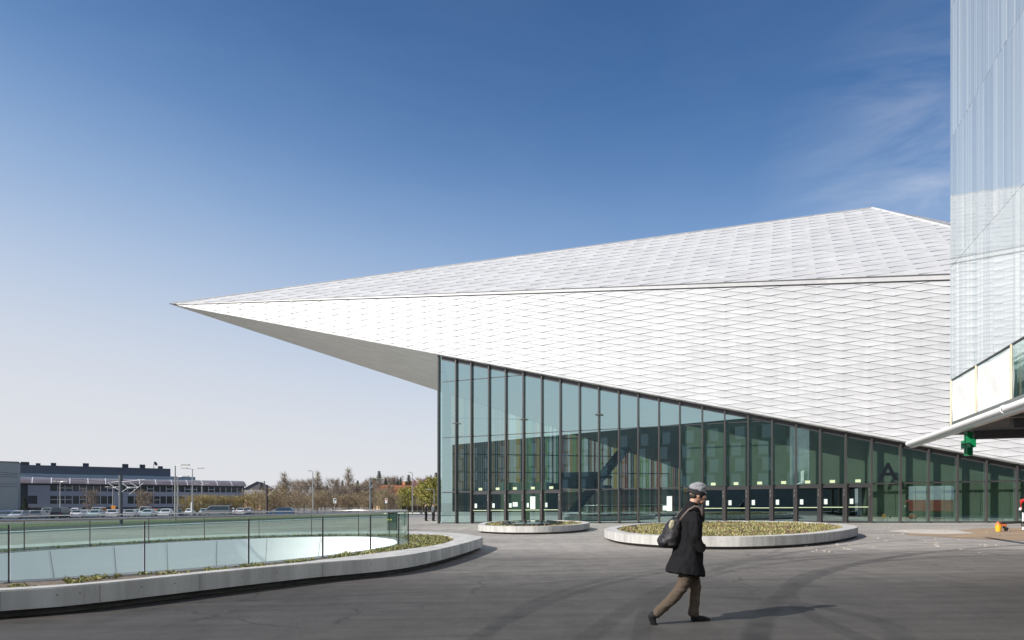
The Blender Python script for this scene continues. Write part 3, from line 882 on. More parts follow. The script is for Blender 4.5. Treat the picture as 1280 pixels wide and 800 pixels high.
mb.hexa([(p.x, p.y, 3.62) for p in q] + [(p.x, p.y, Z_F0 - .004) for p in q])
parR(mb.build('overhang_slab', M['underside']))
mb = MB()
for tt in range(0, 30, 3):
    mb.beam(wp(1 + tt, 3.50, -.3), wp(1 + tt, 3.50, -24), .22, .22)
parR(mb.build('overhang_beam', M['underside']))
mb = MB()
q = [wp(6, 0, -9), wp(34, 0, -9), wp(34, 0, -25), wp(6, 0, -25)]
mb.hexa([(p.x, p.y, gz(p.x, p.y) - .1) for p in q] + [(p.x, p.y, 3.61) for p in q])
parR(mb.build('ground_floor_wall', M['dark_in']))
for tt in (2.0, 10, 18, 26):
    mb = MB(); p = wp(tt, 0, -5); mb.tube([(p.x, p.y, gz(p.x, p.y) - .05), (p.x, p.y, 3.61)], .22, 16); parR(mb.build('column', M['concrete'], smooth=False))
# terrace balustrade with canvas
mb = MB()
mb.face([wp(w_t(1191, .3), 3.9, .30), wp(20, 3.9, .30), wp(20, 5.10, .30), wp(w_t(1191, .3), 5.10, .30)]); parR(mb.build('balustrade_glass', M['rail_glass']))
mb = MB(); mb.beam(wp(w_t(1190, .3), 5.12, .30), wp(20, 5.12, .30), .05, .04); parR(mb.build('balustrade_rail', M['post']))
mb = MB(); TA = w_t(1190, .42); mb.hexa([wp(TA, 3.70, .02), wp(20, 3.70, .02), wp(20, 3.70, .42), wp(TA, 3.70, .42), wp(TA, 3.84, .02), wp(20, 3.84, .02), wp(20, 3.84, .42), wp(TA, 3.84, .42)])
parR(mb.build('terrace_edge', M['steel']))
T0, T2 = w_t(1190.5, .345), w_t(1266.5, .345)
T1 = w_t(1222, .345)
CB, CT = w_z(1190.5, 531.5, .345), w_z(1190.5, 477, .345)
def canvas(t0, t1, sag):
    mb = MB(); nx_, nz_ = 14, 8
    def pt(i, j):
        a = i / nx_; b = j / nz_
        tt = t0 + (t1 - t0) * a
        z = CB + (CT - CB) * b - (sag * 4 * a * (1 - a)) * (b ** 2) * .6
        return wp(tt, z, .345 + .018 * math.sin(a * 9 + b * 4) * (1 - abs(2 * b - 1)) + .012 * noise.noise(Vector((a * 3, b * 3, t0))))
    for i in range(nx_):
        for j in range(nz_):
            mb.face([pt(i, j), pt(i + 1, j), pt(i + 1, j + 1), pt(i, j + 1)])
    return mb.build('canvas_sheet', M['canvas'], smooth=True)
CS = empty('canvas_screen', 'white canvas stretched over timber battens on the terrace railing of the polished building', 'canvas', wp(0, 3.95, .34))
bpy.context.view_layer.update()
def parC(o): o.parent = CS; o.matrix_parent_inverse = CS.matrix_world.inverted(); return o
parC(canvas(T0 + .01, T1, .05)); parC(canvas(T1, T2, .07))
for tt in (T0, T1, T2):
    mb = MB(); mb.beam(wp(tt, CB - .02, .385), wp(tt, CT + .04, .385), .028, .03, Vector((WN.x, WN.y, 0))); parC(mb.build('batten', M['timber']))
# white tube along the edge
tp = empty('edge_tube', 'thick white tube running along the edge of the overhang and out past its corner', 'pipe', wp(0, 3.72, .62))
bpy.context.view_layer.update()
def parT(o): o.parent = tp; o.matrix_parent_inverse = tp.matrix_world.inverted(); return o
TE = w_t(1135, .62); TC = w_t(1257, .62); ZP = w_z(1135, 555, .62)
mb = MB(); mb.tube([wp(TE, ZP, .62), wp(TC - .03, ZP, .62)], .082, 20); mb.tube([wp(TC + .03, ZP, .62), wp(20, ZP, .62)], .082, 20); parT(mb.build('tube', M['pipe']))
mb = MB(); mb.tube([wp(TC - .08, ZP, .62), wp(TC + .08, ZP, .62)], .077, 20); parT(mb.build('coupling', M['post']))
mb = MB(); mb.tube([wp(TC - .12, ZP, .62), wp(TC - .035, ZP, .62)], .098, 20); parT(mb.build('collar', M['pipe']))
mb = MB(); mb.beam(wp(TE + .35, ZP - .125, .58), wp(20, ZP - .125, .58), .14, .07); parT(mb.build('carrier_rail', M['steel']))
for tt in (0.8, 5, 9, 13, 17):
    mb = MB(); mb.beam(wp(tt, 3.58, .60), wp(tt, 3.58, -.4), .06, .06); parT(mb.build('bracket', M['steel']))
# green pharmacy cross
CYY = 18.2
cx0 = at(1210.5, 555, CYY)
gcr = empty('pharmacy_cross', 'dark green pharmacy cross hanging under the white tube', 'sign', (cx0.x, cx0.y, cx0.z), rad(-106))
def cross_mesh():
    mb = MB(); a, b, dpt = .115, .33, .07
    out = [(-a, -b), (a, -b), (a, -a), (b, -a), (b, a), (a, a), (a, b), (-a, b), (-a, a), (-b, a), (-b, -a), (-a, -a)]
    n = len(out)
    for y in (-dpt, dpt):
        mb.face([(x, y, z) for x, z in (out if y < 0 else out[::-1])])
    for k in range(n):
        q = (k + 1) % n
        mb.face([(out[k][0], -dpt, out[k][1]), (out[k][0], dpt, out[k][1]), (out[q][0], dpt, out[q][1]), (out[q][0], -dpt, out[q][1])])
    return mb
o = cross_mesh().build('cross_body', M['green_sign'], gcr)
mb = MB()
for y in (-.075, .075):
    mb.box((-.02, y - .003, -.30), (.02, y + .003, .30)); mb.box((-.30, y - .003, -.02), (-.022, y + .003, .02)); mb.box((.022, y - .003, -.02), (.30, y + .003, .02))
mb.build('lamp_strip', mat('dark_green_lamp', (0.003, 0.07, 0.03), 0.2), gcr)
mb = MB(); mb.box((-.03, -.03, .335), (.03, .03, 3.54 - cx0.z)); mb.build('hanger', M['post'], gcr)

# ------------------------------------------------------------------ buildings behind the camera that the glass front mirrors
def ngon_wall_building(name, label, a, b, depth, h, cols, rows, z0, mat_wall, panel):
    a, b = Vector(a), Vector(b); d = (b - a).normalized(); n = Vector((-d.y, d.x))   # n faces the square
    ln = (b - a).length
    root = empty(name, label, 'building', (a.x, a.y, gz(a.x, a.y)), math.atan2(d.y, d.x))
    mb = MB(); mb.box((0, -depth, -2), (ln, 0, h)); mb.build('wall', mat_wall, root)
    for r_ in range(rows):
        for c in range(cols):
            x = ln * (c + .5) / cols + (0.35 if r_ % 2 else -.35); z = z0 + r_ * 3.1
            mb = MB(); mb.box((x - .95, .004, z), (x - .05, .09, z + 2.3)); wv = mb.build('window', M['window'], root)
            mb = MB(); mb.box((x + .0, .004, z), (x + 1.9, .06, z + 2.5)); pv = mb.build('shutter_panel', panel, wv)
    return root
M['block_wall'] = mat('dark_render', (0.17, 0.185, 0.175), 0.7, var=0.1, scale=0.5)
M['block_panel'] = mat('pale_shutter', (0.40, 0.43, 0.42), 0.6)
ngon_wall_building('housing_block', 'dark student housing block with staggered pale shutters, mirrored in the glass front', (-97, -36), (30, -31), 14, 18.9, 24, 4, 5.6, M['block_wall'], M['block_panel'])

# ------------------------------------------------------------------ planters and the light well
TUFT = [mat('sedum_yellow', (0.34, 0.30, 0.105), 0.9), mat('sedum_green', (0.19, 0.20, 0.07), 0.9), mat('sedum_pale', (0.40, 0.36, 0.20), 0.9), mat('sedum_red', (0.19, 0.12, 0.085), 0.9)]
def tufts(mb, x, y, z, r, h, rr, n=7, mix=(0, 0, 1, 1, 2, 3)):
    mi = rr.choice(mix)
    for k in range(n):
        a = rr.uniform(0, 6.283); q = rr.uniform(.15, 1) * r
        tx, ty, tz = x + math.cos(a) * q, y + math.sin(a) * q, z + h * rr.uniform(.5, 1.1)
        bx_, by_ = x + math.cos(a) * q * .35, y + math.sin(a) * q * .35
        wx, wy = -math.sin(a) * r * .28, math.cos(a) * r * .28
        m2 = mi if rr.random() < .7 else rr.choice(mix)
        mb.face([(bx_ - wx, by_ - wy, z), (bx_ + wx, by_ + wy, z), (tx + wx * .5, ty + wy * .5, tz), (tx - wx * .5, ty - wy * .5, tz)], m2)
def ring_faces(bm_, outer, inner, zf_o, zf_i):
    vo = [bm_.verts.new((p.x, p.y, zf_o(p))) for p in outer]
    vi = [bm_.verts.new((p.x, p.y, zf_i(p))) for p in inner]
    es = [bm_.edges.new((l[k], l[(k + 1) % len(l)])) for l in (vo, vi) for k in range(len(l))]
    bmesh.ops.triangle_fill(bm_, use_beauty=True, edges=es, normal=(0, 0, 1))
    for f in list(bm_.faces):
        c = f.calc_center_median()
        if inside((c.x, c.y), inner) or not inside((c.x, c.y), outer): bm_.faces.remove(f)
    return vo, vi
def ring_slab(name, outer, inner, h0, h1, material, parent=None, bevel=0.018):
    bm_ = bmesh.new()
    zt = lambda p: gz(p.x, p.y) + h1
    vo, vi = ring_faces(bm_, outer, inner, zt, zt)
    for l in (vo, vi):
        low = [bm_.verts.new((v.co.x, v.co.y, v.co.z - (h1 - h0))) for v in l]
        for k in range(len(l)):
            q = (k + 1) % len(l); bm_.faces.new((l[k], l[q], low[q], low[k]))
        if l is vo: lo_o = low
        else: lo_i = low
    bm_.verts.ensure_lookup_table()
    es = [bm_.edges.get((l[k], l[(k + 1) % len(l)])) for l in (vo, vi) for k in range(len(l))]
    # underside
    n0 = set(bm_.faces)
    ee = [bm_.edges.get((l[k], l[(k + 1) % len(l)])) for l in (lo_o, lo_i) for k in range(len(l))]
    res = bmesh.ops.triangle_fill(bm_, use_beauty=True, edges=ee, normal=(0, 0, -1))
    for f in list(bm_.faces):
        if f in n0: continue
        c = f.calc_center_median()
        if inside((c.x, c.y), inner): bm_.faces.remove(f)
    bmesh.ops.recalc_face_normals(bm_, faces=bm_.faces)
    if bevel: bmesh.ops.bevel(bm_, geom=[e for e in es if e and e.is_valid], offset=bevel, segments=2, affect='EDGES')
    me = bpy.data.meshes.new(name); bm_.to_mesh(me); bm_.free(); me.materials.append(material)
    o = bpy.data.objects.new(name, me); C.objects.link(o)
    if parent: o.parent = parent; o.matrix_parent_inverse = parent.matrix_world.inverted()
    return o
def wall_loop(name, loop, h0, h1, material, parent, flip=False):
    mb = MB(); n = len(loop)
    for k in range(n):
        a, b = loop[k], loop[(k + 1) % n]
        mb.face([(a.x, a.y, gz(a.x, a.y) + h0), (b.x, b.y, gz(b.x, b.y) + h0), (b.x, b.y, gz(b.x, b.y) + h1), (a.x, a.y, gz(a.x, a.y) + h1)])
    o = mb.build(name, material); o.parent = parent; o.matrix_parent_inverse = parent.matrix_world.inverted(); return o
def under(o, p): o.parent = p; o.matrix_parent_inverse = p.matrix_world.inverted(); return o

def joints_on(loop, parent, count, h0, h1):
    """formwork joints and tie holes of the cast rim"""
    n = len(loop)
    for q in range(count):
        k = int(q * n / count); a, b = loop[k], loop[(k + 1) % n]
        t = (b - a).normalized(); o_ = Vector((t.y, -t.x)) * .002
        c = a + o_; z = gz(a.x, a.y); mb = MB()
        mb.box((-.005, -.004, z + h0 + .01), (.005, .003, z + h1 - .02), 0, Matrix.Translation((c.x, c.y, 0)) @ Matrix.Rotation(math.atan2(t.y, t.x), 4, 'Z'))
        under(mb.build('rim_joint', M['joint_grey']), parent)
        for f_ in (.33, .66):
            kk = int((q + f_) * n / count) % n; a = loop[kk]; b = loop[(kk + 1) % n]; t = (b - a).normalized(); nn_ = Vector((t.y, -t.x))
            m_ = a.lerp(b, .5) + nn_ * .001; mb = MB()
            mb.tube([(m_.x - nn_.x * .01, m_.y - nn_.y * .01, gz(m_.x, m_.y) + h0 + .17), (m_.x + nn_.x * .002, m_.y + nn_.y * .002, gz(m_.x, m_.y) + h0 + .17)], .016, 8)
            under(mb.build('tie_hole', M['joint_grey']), parent)

def planter(name, label, pts, width, dens, group, seed):
    loop = ccw(smooth_loop(pts, 8)); inner = offset_loop(loop, -width)
    c = sum(loop, Vector((0, 0))) / len(loop)
    root = empty(name, label, 'planter', (c.x, c.y, gz(c.x, c.y)), 0, group)
    bpy.context.view_layer.update()
    ring_slab('rim', loop, inner, .10, .41, M['concrete'], root)
    wall_loop('plinth', offset_loop(loop, -.22), -.05, .12, M['plinth'], root)
    joints_on(loop, root, 9, .10, .41)
    mb = MB(); mb.face([(p.x, p.y, gz(p.x, p.y) + .33) for p in offset_loop(inner, .02)]); under(mb.build('soil', M['soil']), root)
    rr = random.Random(seed); mb = MB()
    x0, x1 = min(p.x for p in inner), max(p.x for p in inner); y0, y1 = min(p.y for p in inner), max(p.y for p in inner)
    for _ in range(int((x1 - x0) * (y1 - y0) * dens)):
        x, y = rr.uniform(x0, x1), rr.uniform(y0, y1)
        if not inside((x, y), inner): continue
        if noise.noise(Vector((x * .9, y * .9, seed))) < -.32: continue
        q_ = noise.noise(Vector((x * .55, y * .55, seed + 3)))
        tufts(mb, x, y, gz(x, y) + .33, rr.uniform(.03, .105), rr.uniform(.02, .085) + (.08 if rr.random() < .08 else 0), rr, n=5, mix=(0, 2, 2, 1) if q_ > .18 else ((3, 3, 1, 0) if q_ < -.22 else (0, 0, 1, 1, 2, 3)))
    so = under(mb.build('sedum', TUFT), root); so['kind'] = 'stuff'
    return root, loop
planter('planter', 'large oval planter with a pale concrete rim full of sedum behind the walking man',
        [gnd(757, 660, .41), gnd(768, 665.5, .41), gnd(812, 669.3, .41), gnd(880, 671, .41), gnd(950, 670.5, .41), gnd(1020, 667, .41), gnd(1061, 662, .41), gnd(1072, 658, .41),
         gnd(1050, 654.5, .41), gnd(1000, 652, .41), gnd(930, 651, .41), gnd(850, 652, .41), gnd(790, 655, .41)], 0.55, 75, 'oval planters on the square', 5)
SP, sp_loop = planter('planter', 'small oval planter with a glass skylight lying in its sedum beside the glass front',
        [gnd(598, 655.5, .41), gnd(604, 657, .41), gnd(640, 658, .41), gnd(690, 657.5, .41), gnd(725, 655.5, .41), gnd(737, 653, .41), gnd(722, 651, .41), gnd(680, 650, .41), gnd(630, 651, .41), gnd(605, 653, .41)], .4, 55, 'oval planters on the square', 6)
# skylight: a shallow glass lens with a dark frame
c = sum(sp_loop, Vector((0, 0))) / len(sp_loop)
sk_loop = [c + (p - c) * .56 for p in sp_loop]
sky_l = empty('skylight', 'low oval skylight of dark glass lying in the sedum of the small planter', 'skylight', (c.x, c.y, gz(c.x, c.y)))
bpy.context.view_layer.update()
mb = MB()
for k in range(len(sk_loop)):
    a, b = sk_loop[k], sk_loop[(k + 1) % len(sk_loop)]
    for (s0, h0, s1, h1) in ((1, .46, .7, .53), (.7, .53, .35, .57), (.35, .57, .0001, .58)):
        pts = []
        for (p, s_, h_) in ((a, s0, h0), (b, s0, h0), (b, s1, h1), (a, s1, h1)):
            q = c + (p - c) * s_; pts.append((q.x, q.y, gz(q.x, q.y) + h_))
        mb.face(pts)
under(mb.build('lens', M['dark_glass'], smooth=True), sky_l)
wall_loop('frame', sk_loop, .30, .46, M['post'], sky_l)

# the light well on the left: rim, soil, white funnel, balustrade
INNER_PTS = [gnd(0, 735, .41), gnd(125, 726.6, .41), gnd(250, 714.3, .41), gnd(380, 702, .41), gnd(500, 687.3, .41), gnd(545, 681, .41), gnd(562, 676.5, .41), gnd(566.5, 673, .41), gnd(560, 670, .41),
             gnd(545, 668.3, .41), gnd(515, 667.2, .41), gnd(450, 667.2, .41), gnd(370, 668.2, .41), gnd(240, 672.6, .41), gnd(0, 686, .41), (-17.5, 16.2), (-17.3, 12.3), (-14.4, 8.9), (-10.3, 7.8)]
inner_loop = ccw(smooth_loop(INNER_PTS, 6))
cv = sum(void_loop, Vector((0, 0))) / len(void_loop)
LW = empty('light_well', 'large oval light well with floating concrete rim and white funnel wall on the left', 'light well', (cv.x, cv.y, gz(cv.x, cv.y)))
bpy.context.view_layer.update()
ring_slab('rim', rim_loop, inner_loop, .12, .41, M['concrete'], LW)
wall_loop('plinth', offset_loop(rim_loop, -.25), -.05, .14, M['plinth'], LW)
joints_on(rim_loop, LW, 16, .12, .41)
marg = offset_loop(void_loop, .42)
bm_ = bmesh.new(); ring_faces(bm_, offset_loop(inner_loop, .02), marg, lambda p: gz(p.x, p.y) + .335, lambda p: gz(p.x, p.y) + .335)
me = bpy.data.meshes.new('soil'); bm_.to_mesh(me); bm_.free(); me.materials.append(M['soil'])
o = bpy.data.objects.new('soil', me); C.objects.link(o); under(o, LW)
ring_slab('margin', marg, void_loop, .20, .345, mat('zinc_margin', (0.20, 0.20, 0.195), 0.55, 0.3, var=0.15, scale=2), LW, bevel=0)
n = len(void_loop)
def fun(p, k):
    d = (p - cv); s_ = 1 - .13 * k
    q = cv + d * s_; return (q.x, q.y, gz(p.x, p.y) + .33 - 3.4 * k)
mb = MB()
for k in range(n):
    a, b = void_loop[k], void_loop[(k + 1) % n]
    mb.face([fun(a, 0), fun(b, 0), fun(b, 1), fun(a, 1)])
under(mb.build('funnel_wall', M['white'], smooth=True), LW)
mb = MB()
acc = 0
for k in range(n):
    a, b = void_loop[k], void_loop[(k + 1) % n]
    acc += (b - a).length
    if acc > 1.7:
        acc = 0
        t = (b - a).normalized(); inn = Vector((-t.y, t.x))
        p0, p1 = Vector(fun(a, .01)), Vector(fun(a, 1)); s_ = Vector((t.x, t.y, 0)) * .007; o_ = Vector((inn.x, inn.y, .12)) * .035
        mb.face([p0 - s_ + o_, p0 + s_ + o_, p1 + s_ + o_, p1 - s_ + o_])
under(mb.build('funnel_joint', M['joint']), LW)
mb = MB(); mb.face([fun(p, .995) for p in void_loop]); under(mb.build('well_floor', M['floor_in']), LW)
rr = random.Random(9); mb = MB()
for _ in range(42000):
    x, y = rr.uniform(-18.5, -1), rr.uniform(7, 28)
    if not inside((x, y), inner_loop) or inside((x, y), marg): continue
    wedge = (x > -4.4 and y > 15)
    far = y > 20 and not wedge
    if not wedge and not far:
        if noise.noise(Vector((x * 1.6, y * 1.6, 4))) < .10: continue
    tufts(mb, x, y, gz(x, y) + .335, *((rr.uniform(.03, .10), rr.uniform(.03, .10)) if wedge or far else (rr.uniform(.03, .075), rr.uniform(.02, .075))), rr, mix=(0, 0, 1, 1, 2, 3) if wedge else (0, 1, 1, 2, 1))
so = under(mb.build('sedum', TUFT), LW); so['kind'] = 'stuff'

gl_loop = offset_loop(void_loop, .33)
per = [0]
for k in range(n): per.append(per[-1] + (gl_loop[(k + 1) % n] - gl_loop[k]).length)
def along(d):
    d %= per[-1]
    for k in range(n):
        if per[k + 1] >= d:
            f = (d - per[k]) / (per[k + 1] - per[k]); return gl_loop[k].lerp(gl_loop[(k + 1) % n], f)
GR = empty('glass_balustrade', 'curved clear glass balustrade with black posts and a steel handrail round the light well', 'railing', (cv.x, cv.y, gz(cv.x, cv.y) + .34))
bpy.context.view_layer.update()
NP = round(per[-1] / 1.95); step = per[-1] / NP
best = min((abs(CX + F * along(d * .05).x / max(.1, along(d * .05).y) - 13) + (100 if along(d * .05).y > 14 or along(d * .05).y < 5 else 0), d * .05) for d in range(int(per[-1] / .05)))
d0 = best[1]
RH = 1.0
for k in range(NP):
    a, b = d0 + k * step, d0 + (k + 1) * step
    mb = MB(); q = 8
    for j in range(q):
        p0, p1 = along(a + .02 + (step - .04) * j / q), along(a + .02 + (step - .04) * (j + 1) / q)
        z0, z1 = gz(p0.x, p0.y) + .36, gz(p1.x, p1.y) + .36
        mb.face([(p0.x, p0.y, z0), (p1.x, p1.y, z1), (p1.x, p1.y, z1 + RH - .06), (p0.x, p0.y, z0 + RH - .06)])
    under(mb.build('glass_panel', M['rail_glass'], smooth=True), GR)
    p = along(a); t = (along(a + .05) - along(a - .05)).normalized(); nn_ = Vector((t.y, -t.x))
    z = gz(p.x, p.y) + .335; mb = MB()
    mb.box((-.008, .012, z), (.008, .05, z + RH - .04), 0, Matrix.Translation((p.x, p.y, 0)) @ Matrix.Rotation(math.atan2(t.y, t.x), 4, 'Z') @ Matrix.Scale(-1, 4, (0, 1, 0)))
    mb.box((-.05, .0, z), (.05, .11, z + .014), 0, Matrix.Translation((p.x, p.y, 0)) @ Matrix.Rotation(math.atan2(t.y, t.x), 4, 'Z') @ Matrix.Scale(-1, 4, (0, 1, 0)))
    under(mb.build('post', M['post']), GR)
mb = MB(); q = 160
pts = [along(per[-1] * k / q) for k in range(q + 1)]
mb.tube([(p.x, p.y, gz(p.x, p.y) + .36 + RH) for p in pts], .024, 10, caps=False)
under(mb.build('handrail', M['steel'], smooth=True), GR)

# litter bin beyond the well
b_ = stand(490.5, 40.5)
bn = empty('litter_bin', 'dark green litter bin with a yellow band behind the far end of the glass balustrade', 'bin', b_)
mb = MB(); mb.box((-.28, -.25, .0), (.28, .25, 1.05)); mb.build('bin_body', mat('dark_green_paint', (0.02, 0.05, 0.035), 0.5), bn, bevel=.03)
mb = MB(); mb.box((-.285, -.256, .62), (.0, -.252, .70)); mb.build('band', mat('yellow_paint', (0.6, 0.5, 0.05), 0.5), bn)
mb = MB(); mb.box((-.31, -.28, 1.05), (.31, .28, 1.12)); mb.build('lid', M['post'], bn, bevel=.02)

# ------------------------------------------------------------------ things on the right edge: sand, trailer, bucket, barrier, rubble
def blot(name, pts, material, h, seed, amp=.35):
    loop = smooth_loop(pts, 10)
    loop = [p + Vector((noise.noise(Vector((p.x * 1.3, p.y * 1.3, seed))), noise.noise(Vector((p.x * 1.3, p.y * 1.3, seed + 7))))) * amp for p in loop]
    mb = MB(); mb.face([(p.x, p.y, gz(p.x, p.y) + h) for p in ccw(loop)]); o = mb.build(name, material)
    return struct(o)
blot('sand', [gnd(1135, 668), gnd(1200, 672.5), gnd(1300, 676), gnd(1380, 668), gnd(1340, 660.5), gnd(1250, 660), gnd(1195, 663), gnd(1150, 665)], M['sand'], .008, 1)
blot('sand', [gnd(1112, 664.5), gnd(1160, 668), gnd(1215, 667), gnd(1185, 662.5), gnd(1135, 662.5)], M['dust'], .013, 2)
rr = random.Random(21)
mb = MB()
for _ in range(64):
    p = gnd(rr.uniform(1000, 1285), 660 + 32 * rr.random() ** 1.2)
    r_ = rr.uniform(.015, .05); z = gz(p.x, p.y)
    mb.hexa([(p.x + r_ * rr.uniform(.6, 1.6) * a, p.y + r_ * rr.uniform(.6, 1.6) * b, z + c_ * r_ * rr.uniform(.4, .9)) for c_ in (0, 1) for a, b in ((-1, -1), (1, -1), (1, 1), (-1, 1))])
o = mb.build('rubble', M['dust']); o['kind'] = 'stuff'; tag(o, 'small pale crumbs of rubble scattered over the asphalt by the sand', 'rubble')
p = gnd(1248, 664.5)
bk = empty('bucket', 'small orange and yellow bucket standing on the sand by the trailer', 'bucket', p)
mb = MB(); mb.tube([(0, 0, 0), (0, 0, .26)], [.10, .13], 18); mb.build('pail', mat('yellow_plastic', (0.75, 0.42, 0.02), 0.5), bk, smooth=False)
mb = MB(); mb.tube([(0, 0, .262), (0, 0, .37)], [.125, .09], 18); mb.build('lid', mat('orange_plastic', (0.80, 0.20, 0.01), 0.5), bk)
T = gnd(1252, 660.5)
br = empty('site_barrier', 'low orange barrier block lying in front of the trailer drawbar', 'barrier', T)
mb = MB(); mb.box((-.20, -.10, .10), (.20, .10, .33)); mb.build('block', mat('orange_block', (0.62, 0.17, 0.07), 0.6), br, bevel=.03)
mb = MB(); mb.box((-.16, -.07, 0), (-.10, .07, .099)); mb.box((.10, -.07, 0), (.16, .07, .099)); mb.build('foot', M['rubber'], br)
TR = stand(1297, 29.5)
tr = empty('site_trailer', 'red and white site trailer with a dark drawbar beyond the sand patch', 'trailer', TR)
RED = mat('red_paint', (0.42, 0.025, 0.025), 0.45); WHT = mat('white_paint', (0.75, 0.76, 0.8), 0.45)
mb = MB(); mb.box((.02, -.8, .62), (2.9, .8, 1.50)); mb.build('lower_body', RED, tr, bevel=.04)
mb = MB(); mb.box((.02, -.8, 1.503), (2.9, .8, 2.62)); mb.build('upper_body', WHT, tr, bevel=.05)
mb = MB(); mb.tube([(-.22, .7, 1.05), (-.19, .7, 1.38), (.05, .7, 1.46)], [.05, .08, .08], 10); mb.build('handle_guard', RED, tr)
mb = MB(); mb.tube([(-.26, .7, .95), (-.22, .7, 1.045)], [.05, .055], 10); mb.build('handle_grip', WHT, tr)
mb = MB(); mb.beam((-1.75, 0, .36), (.1, .45, .45), .08, .09); mb.beam((-1.75, 0, .36), (.1, -.45, .45), .08, .09); mb.beam((.0, -.7, .45), (2.9, -.7, .5), .1, .12); mb.beam((.0, .7, .45), (2.9, .7, .5), .1, .12)
mb.build('drawbar', M['post'], tr)
mb = MB(); mb.tube([(-.75, -.1, .05), (-.75, -.1, .85)], .035, 10); mb.build('jack', WHT, tr)
mb = MB(); mb.disc((-1.45, 0, .09), (0, 1, 0), .09, .06); mb.build('jockey_wheel', M['rubber'], tr)
for y in (-.78, .78):
    mb = MB(); mb.disc((.22, y, .30), (0, 1, 0), .30, .18, 24); wv = mb.build('wheel', M['rubber'], tr)
    mb = MB(); mb.disc((.22, y * 1.01 + (-.09 if y < 0 else .09), .30), (0, 1, 0), .17, .02, 20); mb.build('rim', M['steel'], wv)

# ------------------------------------------------------------------ far background: factory, car park, tram line, road, trees, hill
M['fac_band'] = mat('pale_blue_band', (0.30, 0.32, 0.36), 0.6, var=0.05, scale=0.3)
M['fac_dark'] = mat('dark_base', (0.06, 0.065, 0.075), 0.6)
M['fac_hall'] = mat('slate_cladding', (0.115, 0.125, 0.145), 0.6, var=0.05, scale=0.2)
M['fac_light'] = mat('light_blue_cladding', (0.36, 0.43, 0.47), 0.6)
M['fac_beige'] = mat('beige_cladding', (0.40, 0.41, 0.37), 0.7, var=0.04, scale=0.3)
M['fac_roof'] = mat('solar_roof', (0.17, 0.145, 0.15), 0.35, var=0.25, scale=0.15)
M['frame_w'] = mat('white_frame', (0.60, 0.62, 0.64), 0.5)

A2, B2 = Vector((-162, 210)), Vector((-104.5, 250))
d2 = (B2 - A2).normalized(); Lf = (B2 - A2).length
gl_ = gz(A2.x, A2.y)
wing = empty('factory_wing', 'long grey factory wing with two window rows under a curved solar roof', 'building', (A2.x, A2.y, gl_), math.atan2(d2.y, d2.x))
def Zf(z): return z - gl_
mb = MB(); mb.box((-2, .3, -1), (Lf, 16, Zf(7.75))); mb.build('wall', M['fac_dark'], wing)
for (z0, z1, nm) in ((3.75, 5.35, 'spandrel'), (-.2, 1.05, 'spandrel')):
    mb = MB(); mb.box((2.5, -.12, Zf(z0)), (Lf - .2, .297, Zf(z1))); mb.build(nm, M['fac_band'], wing)
mb = MB(); mb.box((2.5, -.05, Zf(5.353)), (8.5, .29, Zf(7.3))); mb.box((5.0, -.05, Zf(1.053)), (8.5, .29, Zf(3.747))); mb.build('end_panel', M['fac_band'], wing)
nw = 30
for r_ in range(2):
    z0, z1 = ((5.36, 7.3), (1.06, 3.74))[r_]
    for k in range(nw):
        x0 = 8.6 + (Lf - 9.2) * k / nw; x1 = 8.6 + (Lf - 9.2) * (k + .92) / nw
        if r_ == 1 and k in (9, 10, 20, 21):
            mb = MB(); mb.box((x0 - .05, -.04, Zf(z0)), (x1 + .1, .28, Zf(z1))); mb.build('blank_panel', M['fac_band'], wing); continue
        mb = MB(); mb.box((x0, .02, Zf(z0)), (x1, .26, Zf(z1))); wv = mb.build('window', M['window'], wing)
        mb = MB(); mb.box((x1, -.06, Zf(z0)), (x1 + .16, .25, Zf(z1)))
        if R.random() < .35: mb.box((x0, -.03, Zf((z0 + z1) / 2)), (x1, .015, Zf((z0 + z1) / 2) + .15))
        mb.build('window_frame', M['frame_w'], wv)
mb = MB()
prof = [(-1.0, 7.75), (-.9, 8.0), (.4, 8.9), (2.4, 9.6), (5, 10.0), (9, 10.0)]
for k in range(14):
    x0, x1 = -1.5 + (Lf + 2) * k / 14, -1.5 + (Lf + 2) * (k + 1) / 14
    for q in range(len(prof) - 1):
        mb.face([(x0, prof[q][0], Zf(prof[q][1])), (x1, prof[q][0], Zf(prof[q][1])), (x1, prof[q + 1][0], Zf(prof[q + 1][1])), (x0, prof[q + 1][0], Zf(prof[q + 1][1]))])
mb.face([(-1.5, p[0], Zf(p[1])) for p in prof]); mb.face([(Lf + .5, p[0], Zf(p[1])) for p in prof][::-1])
mb.face([(-1.5, -1.0, Zf(7.75)), (Lf + .5, -1.0, Zf(7.75)), (Lf + .5, 9, Zf(7.75)), (-1.5, 9, Zf(7.75))][::-1])
rf = mb.build('curved_roof', M['fac_roof'], wing)
mb = MB()
for k in range(1, 14):
    x0 = -1.5 + (Lf + 2) * k / 14
    for q in range(len(prof) - 1):
        mb.face([(x0 - .14, prof[q][0], Zf(prof[q][1]) + .05), (x0 + .14, prof[q][0], Zf(prof[q][1]) + .05), (x0 + .14, prof[q + 1][0], Zf(prof[q + 1][1]) + .05), (x0 - .14, prof[q + 1][0], Zf(prof[q + 1][1]) + .05)])
mb.build('roof_rib', M['frame_w'], rf)

